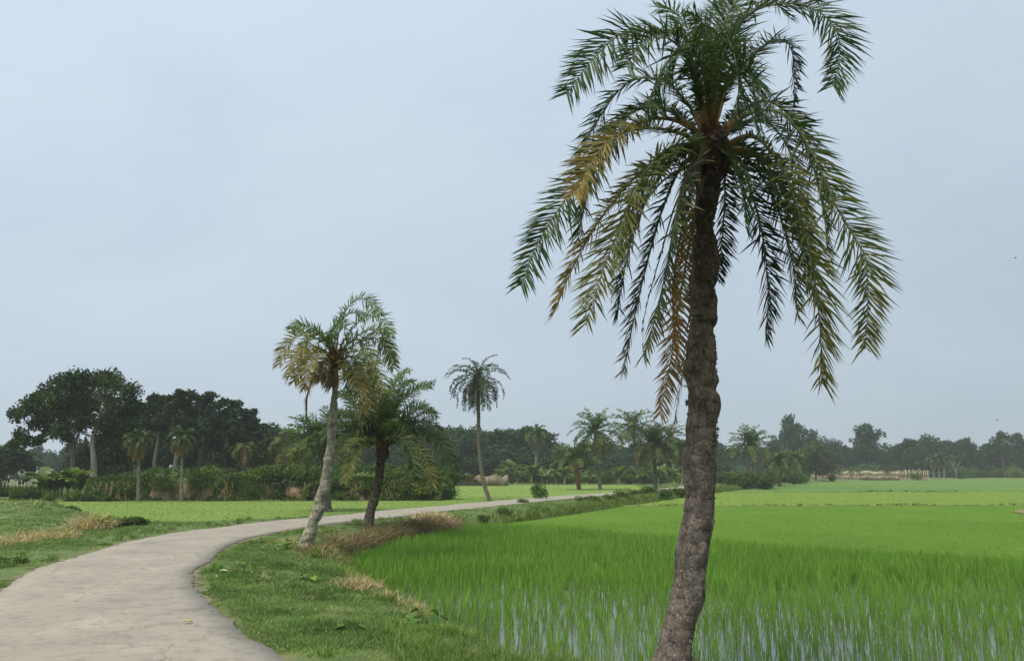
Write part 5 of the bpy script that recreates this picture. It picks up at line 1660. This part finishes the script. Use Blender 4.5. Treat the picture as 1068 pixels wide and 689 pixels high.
# ================================================================ TUSSOCKS, WEEDS, STRAW, LITTER
def tussock(name, x, y, n, h, w, c1, c2, label, cat, lean=.6, bend=.6, spread=.25, mat=None, group=None):
    z = zat(x, y)
    mb = MB()
    P_ = np.column_stack([rng.normal(0, spread, n), rng.normal(0, spread, n)])
    zz_ = height(P_ + np.array([x, y])) - z
    k = n
    az = rng.uniform(0, 2 * np.pi, k); ln = np.abs(rng.normal(0, lean, k))
    d = unit(np.column_stack([np.cos(az) * ln + P_[:, 0] * .8, np.sin(az) * ln + P_[:, 1] * .8, np.ones(k)]))
    a2 = rng.uniform(0, np.pi, k)
    side = np.column_stack([np.cos(a2), np.sin(a2), np.zeros(k)])
    t = rng.random((k, 1))
    col = np.asarray(c1) * (1 - t) + np.asarray(c2) * t
    blades(mb, np.column_stack([P_, zz_ - .02]), d, h * rng.uniform(.4, 1.2, k), w * rng.uniform(.6, 1.3, k), side, col, bend * rng.uniform(.1, 1.3, k),
           bz=np.column_stack([np.cos(az), np.sin(az), -np.ones(k)]))
    o_ = mb.build(name, mat or M_DRY); o_.location = (x, y, z)
    return tag(o_, label, cat, group)


SC1, SC2 = (.36, .28, .14), (.64, .54, .32)
tuss = [((372, 614), 620, .33, 'straw-coloured dry grass tuft on the right verge, bigger one near the paddy', .21), ((433, 634), 300, .34, 'dry grass tuft with upright stubble at the paddy corner', .12), ((455, 636), 120, .3, 'small pale stubble tuft at the water edge', .05),
        ((92, 548), 500, .75, 'pale dry grass tuft left of the road, tallest one', .32), ((62, 556), 300, .45, 'spreading dry straw tuft left of the road, middle one', .35), ((35, 560), 500, .40, 'wide dry straw patch nearest the left edge', .5),
        ((12, 556), 300, .35, 'dry straw patch cut by the left edge', .45), ((668, 686), 160, .16, 'sparse dry grass at the foot of the big palm', .14), ((402, 622), 110, .24, 'thin dry stems between the two straw tufts on the verge', .1),
        ((300, 566), 200, .2, 'dry grass round the foot of the leaning palm', .2), ((388, 553), 160, .25, 'dry grass round the foot of the dark palm', .2)]
for (u, v), n, h, lb, spd in tuss:
    p = at(u, v, zat(*at(u, v, -.1)[:2]))
    spd *= .72
    tussock('dry_grass_tuft', p[0], p[1], int(n * 1.3), h, .010 * max(1, p[1] / 14), SC1, SC2, lb, 'dry grass', lean=.7, bend=.7, spread=spd)
p = at(478, 547, -.15)
mbp = (p[0] - .85, p[1] + .8)
tussock('straw_heap', mbp[0], mbp[1], 1500, .56, .022, (.50, .40, .24), (.72, .62, .42), 'heap of pale dry straw on the bank right of the dark palm', 'straw heap', lean=.3, bend=.9, spread=.30)
tussock('straw_heap', mbp[0] + .75, mbp[1] + .1, 900, .48, .022, (.30, .20, .13), (.46, .34, .21), 'lower reddish-brown straw heap leaning on the pale one', 'straw heap', lean=.4, bend=1.2, spread=.3)
# brambly bush by the dry grass, left
for (u, v), s, kd, lb in (((103, 552), .55, 3, 'brambly leafy bush beside the tallest dry tuft left of the road'), ((128, 551), .5, 1, 'low green bush trailing right of the brambly one'), ((146, 550), .42, 1, 'last low bush of the trailing row, nearest the field'),
                          ((76, 536), .5, 1, 'dark low bush on the rough mound'), ((45, 524), .5, 1, 'small dark bush at the top of the rough mound'), ((10, 590), .3, 3, 'leafy weed clump at the left edge by the road')):
    p = at(u, v, -.05)
    shrub(kd, p[0], p[1], s, lb, sz=s * .65)


def weed(x, y, s, n, label, seed=0, c1=(.07, .15, .03), c2=(.17, .28, .07)):
    """broad-leaved weed, heart-like leaves on short stalks"""
    r = random.Random(seed)
    root = empty('leafy_weed', (x, y, zat(x, y)))
    tag(root, label, 'weed')
    for k in range(n):
        mb = MB()
        az = k * 2.4 + r.uniform(-.4, .4); e = r.uniform(.3, 1.1)
        L = s * r.uniform(.5, 1); st = np.array([0, 0, 0.0]); en = np.array([math.cos(az) * math.cos(e), math.sin(az) * math.cos(e), math.sin(e)]) * L
        tube(mb, np.array([st, en * .6 + np.array([0, 0, .02]), en]), [.004, .003, .002], (.15, .2, .06), 4)
        ls = s * r.uniform(.5, .85)
        d = unit(np.array([math.cos(az), math.sin(az), r.uniform(-.5, .1)])); sd = np.array([-math.sin(az), math.cos(az), r.uniform(-.3, .3)])
        up = np.cross(d, sd)
        rows = [(0, .0), (.12, .34), (.4, .42), (.7, .26), (1, .0)]
        V = []
        for q, w in rows:
            c_ = en + d * ls * q - np.array([0, 0, .25 * q * q * ls])
            V += [c_ + sd * w * ls + up * .1 * ls * (w > 0), c_, c_ - sd * w * ls + up * .1 * ls * (w > 0)]
        i = np.arange(4)[:, None] * 3 + np.arange(2)[None, :]
        f = np.stack([i, i + 1, i + 4, i + 3], -1).reshape(-1, 4)
        t = r.random()
        mb.add(np.array(V), f, np.array(c1) * (1 - t) + np.array(c2) * t)
        link_mesh('leaf', mb.mesh('leaf', M_SHRUB), root)


for (u, v), s, n, lb in (((366, 661), .20, 8, 'dark broad-leaved weed flat on the near verge'), ((443, 648), .23, 10, 'bright broad-leaved weed at the paddy corner'), ((305, 572), .3, 9, 'leafy weed left of the leaning palm foot'),
                         ((255, 592), .16, 5, 'small weed with one pale leaf near the bend'), ((322, 606), .2, 8, 'weed patch in the middle of the right verge'), ((508, 662), .21, 12, 'leafy weed in the near fringe grass'),
                         ((288, 574), .22, 6, 'small weed next to the white scrap')):
    p = at(u, v, zat(*at(u, v, -.1)[:2]))
    weed(p[0], p[1], s, n, lb, seed=int(u))

# litter
M_SCRAP = solid_mat('pale_scrap', [(.3, (.8, .8, .8)), (.7, (1.1, 1.1, 1.1))], 20, .7, .3, .005, 60, True)


def scrap(name, u, v, s, col, label, cat, z=None, road=False, asp=.6, rz=0):
    zz_ = .022 if road else zat(*at(u, v, -.1)[:2]) + .045
    p = at(u, v, zz_)
    V = []; f = []
    n = 7
    for a in range(n):
        t = a / (n - 1)
        w = math.sin(math.pi * min(max(t, .03), .97)) ** .7 * asp * .5
        lift = .25 * math.sin(t * 3.3) * s * .5
        V += [((t - .5) * s, w * s, lift + .12 * s + .004), ((t - .5) * s, 0, lift + .004), ((t - .5) * s, -w * s, lift + .1 * s + .004)]
    i = np.arange(n - 1)[:, None] * 3 + np.arange(2)[None, :]
    fq = np.stack([i, i + 1, i + 4, i + 3], -1).reshape(-1, 4)
    mb = MB(); mb.add(np.array(V), fq, col)
    o_ = mb.build(name, M_SCRAP); o_.location = tuple(p); o_.rotation_euler = (0, 0, rz)
    tag(o_, label, cat)


scrap('fallen_leaf', 196, 649, .10, (.42, .29, .08), 'curled yellow-brown leaf lying on the road', 'leaf', road=True, rz=.5)
scrap('paper_scrap', 233, 596, .14, (.60, .52, .36), 'cream paper scrap in the verge grass near the bend', 'litter', rz=.2)
scrap('paper_scrap', 227, 601, .06, (.7, .72, .72), 'tiny white scrap just below the cream one', 'litter', rz=1)
scrap('paper_scrap', 274, 571, .09, (.5, .46, .38), 'whitish scrap in the grass left of the leaning palm', 'litter', rz=.3)
scrap('fallen_leaf', 336, 615, .12, (.42, .45, .30), 'pale dry leaf beside the bigger straw tuft', 'leaf', rz=.8)
scrap('fallen_leaf', 252, 588, .14, (.35, .45, .2), 'pale green fallen leaf in the verge near the bend', 'leaf', rz=.3)
scrap('fallen_leaf', 145, 553, .10, (.6, .55, .45), 'pale leaf in the grass left of the road', 'leaf', rz=.3)
for (u, v, l, rz, lb) in ((58, 586, .35, .1, 'short brown twig on the left road edge'), (8, 606, .25, .2, 'little twig at the left edge of the road'), (204, 609, .12, .0, 'tiny twig on the road near the bend')):
    mb = MB(); tube(mb, np.array([(-l / 2, 0, .012), (0, .02, .018), (l / 2, -.01, .012)]), [.007, .006, .003], (.16, .11, .07), 5)
    o_ = mb.build('twig', M_BARK); p = at(u, v, .02); o_.location = tuple(p); o_.rotation_euler = (0, 0, rz); tag(o_, lb, 'twig')
# pebbles along the crumbling edge
mb = MB()
k = 1500
idx = rng.integers(90, 950, k)
T = unit(np.gradient(ROADC, axis=0)); Nn = np.column_stack([-T[:, 1], T[:, 0]])
sg = np.where(rng.random(k) < .6, -1, 1)
Pp = ROADC[idx] + Nn[idx] * (sg * (HALF + rng.normal(.0, .06, k)))[:, None]
Pp3 = np.column_stack([Pp, np.full(k, .005)])
leafquads(mb, Pp3, rng.uniform(.008, .03, k), np.array([.24, .20, .16]) * rng.uniform(.5, 1.4, (k, 1)), np.array([0, 0, 2.0]), .8)
tag(mb.build('edge_gravel', M_BARK), 'crumbs of gravel along the road edges', 'gravel', kind='stuff')

# two birds, specks in the sky
for u, v, s, lb in ((1059, 269, .22, 'tiny dark bird high in the sky near the right edge'), (1040, 438, .22, 'tiny dark bird low over the right treeline')):
    p = atY(u, v, 90)
    root = empty('bird', p); tag(root, lb, 'bird')
    mb = MB(); tube(mb, np.array([(-s * .5, 0, 0), (-s * .2, 0, .01), (s * .15, 0, .02), (s * .4, 0, .03), (s * .5, 0, .02)]), [.012, .035, .04, .025, .004], (.04, .04, .045), 7)
    link_mesh('body', mb.mesh('body', M_BARK), root)
    for sd in (-1, 1):
        mb = MB(); V = np.array([(.06, 0, .02), (-.06, 0, .02), (.08, sd * s * .7, .10), (-.04, sd * s * .7, .10), (.0, sd * s * 1.4, .05)])
        mb.add2(V, [(2, 3, 4)], [(0, 1, 3, 2)], (.04, .04, .045)); link_mesh('wing', mb.mesh('wing', M_BARK), root)

# ================================================================ LIGHT, SKY, AIR
EL, AZ = math.radians(60), math.radians(215)       # sun high, behind and left of the camera
w = bpy.data.worlds.new('World'); sc.world = w; w.use_nodes = True
nt = w.node_tree; nt.nodes.clear()
out = nt.nodes.new('ShaderNodeOutputWorld'); bg = nt.nodes.new('ShaderNodeBackground')
sky = nt.nodes.new('ShaderNodeTexSky'); sky.sky_type = 'NISHITA'; sky.sun_disc = False
sky.sun_elevation = EL; sky.sun_rotation = AZ; sky.dust_density = 3.0; sky.air_density = 1.0
tc = nt.nodes.new('ShaderNodeTexCoord')
mp = nt.nodes.new('ShaderNodeMapping'); mp.inputs['Scale'].default_value = (1, 1, 2.4)
nz = nt.nodes.new('ShaderNodeTexNoise'); nz.inputs['Scale'].default_value = 2.0; nz.inputs['Detail'].default_value = 6; nz.inputs['Roughness'].default_value = .55; nz.inputs['Distortion'].default_value = .6
nt.links.new(tc.outputs['Generated'], mp.inputs[0]); nt.links.new(mp.outputs[0], nz.inputs['Vector'])
cl = ramp(nt, nz.outputs[0], [(.3, (4.2, 5.0, 5.85)), (.5, (4.55, 5.35, 6.15)), (.7, (4.85, 5.6, 6.35))])
mx = mix(nt, sky.outputs[0], cl.outputs[0], .88)
sp = nt.nodes.new('ShaderNodeVectorMath'); sp.operation = 'DOT_PRODUCT'      # cloud deck is brighter towards the sun side
nt.links.new(tc.outputs['Generated'], sp.inputs[0]); sp.inputs[1].default_value = (-.14, 0, .55)
mr = nt.nodes.new('ShaderNodeMapRange'); nt.links.new(sp.outputs['Value'], mr.inputs[0])
mr.inputs[1].default_value = -1.0; mr.inputs[2].default_value = 1.0; mr.inputs[3].default_value = -.12; mr.inputs[4].default_value = 1.88
cmb = nt.nodes.new('ShaderNodeCombineColor')
for q_ in range(3): nt.links.new(mr.outputs[0], cmb.inputs[q_])
mx = mix(nt, mx, cmb.outputs[0], 1.0, 'MULTIPLY')
nt.links.new(mx, bg.inputs[0]); bg.inputs[1].default_value = .089
nt.links.new(bg.outputs[0], out.inputs[0])

sd = bpy.data.lights.new('sun', 'SUN'); sd.energy = 3.0; sd.angle = math.radians(25); sd.color = (1, .90, .74)
so = bpy.data.objects.new('sun', sd); COL.objects.link(so)
dirv = Vector((math.sin(AZ) * math.cos(EL), math.cos(AZ) * math.cos(EL), math.sin(EL)))   # towards the sun
so.rotation_euler = dirv.to_track_quat('Z', 'Y').to_euler()

# haze
hm = bpy.data.materials.new('haze_air'); hm.use_nodes = True
nt = hm.node_tree; nt.nodes.clear()
out = nt.nodes.new('ShaderNodeOutputMaterial'); pv = nt.nodes.new('ShaderNodeVolumePrincipled')
pv.inputs['Color'].default_value = (.88, .94, 1.0, 1); pv.inputs['Density'].default_value = .0005
nt.links.new(pv.outputs[0], out.inputs['Volume'])
mb = MB(); box(mb, (0, 0, 7.0), 1480, 1480, 18.0, (1, 1, 1))
ho = mb.build('haze', hm); tag(ho, 'thin pale haze in the air', kind='stuff')

sc.render.engine = 'CYCLES'
sc.cycles.use_denoising = True
sc.cycles.max_bounces = 6
sc.cycles.transparent_max_bounces = 8
sc.cycles.volume_bounces = 1
sc.view_settings.view_transform = 'Standard'
sc.view_settings.look = 'None'
sc.view_settings.exposure = 0.5
sc.view_settings.gamma = 1.0
sc.view_settings.use_curve_mapping = False
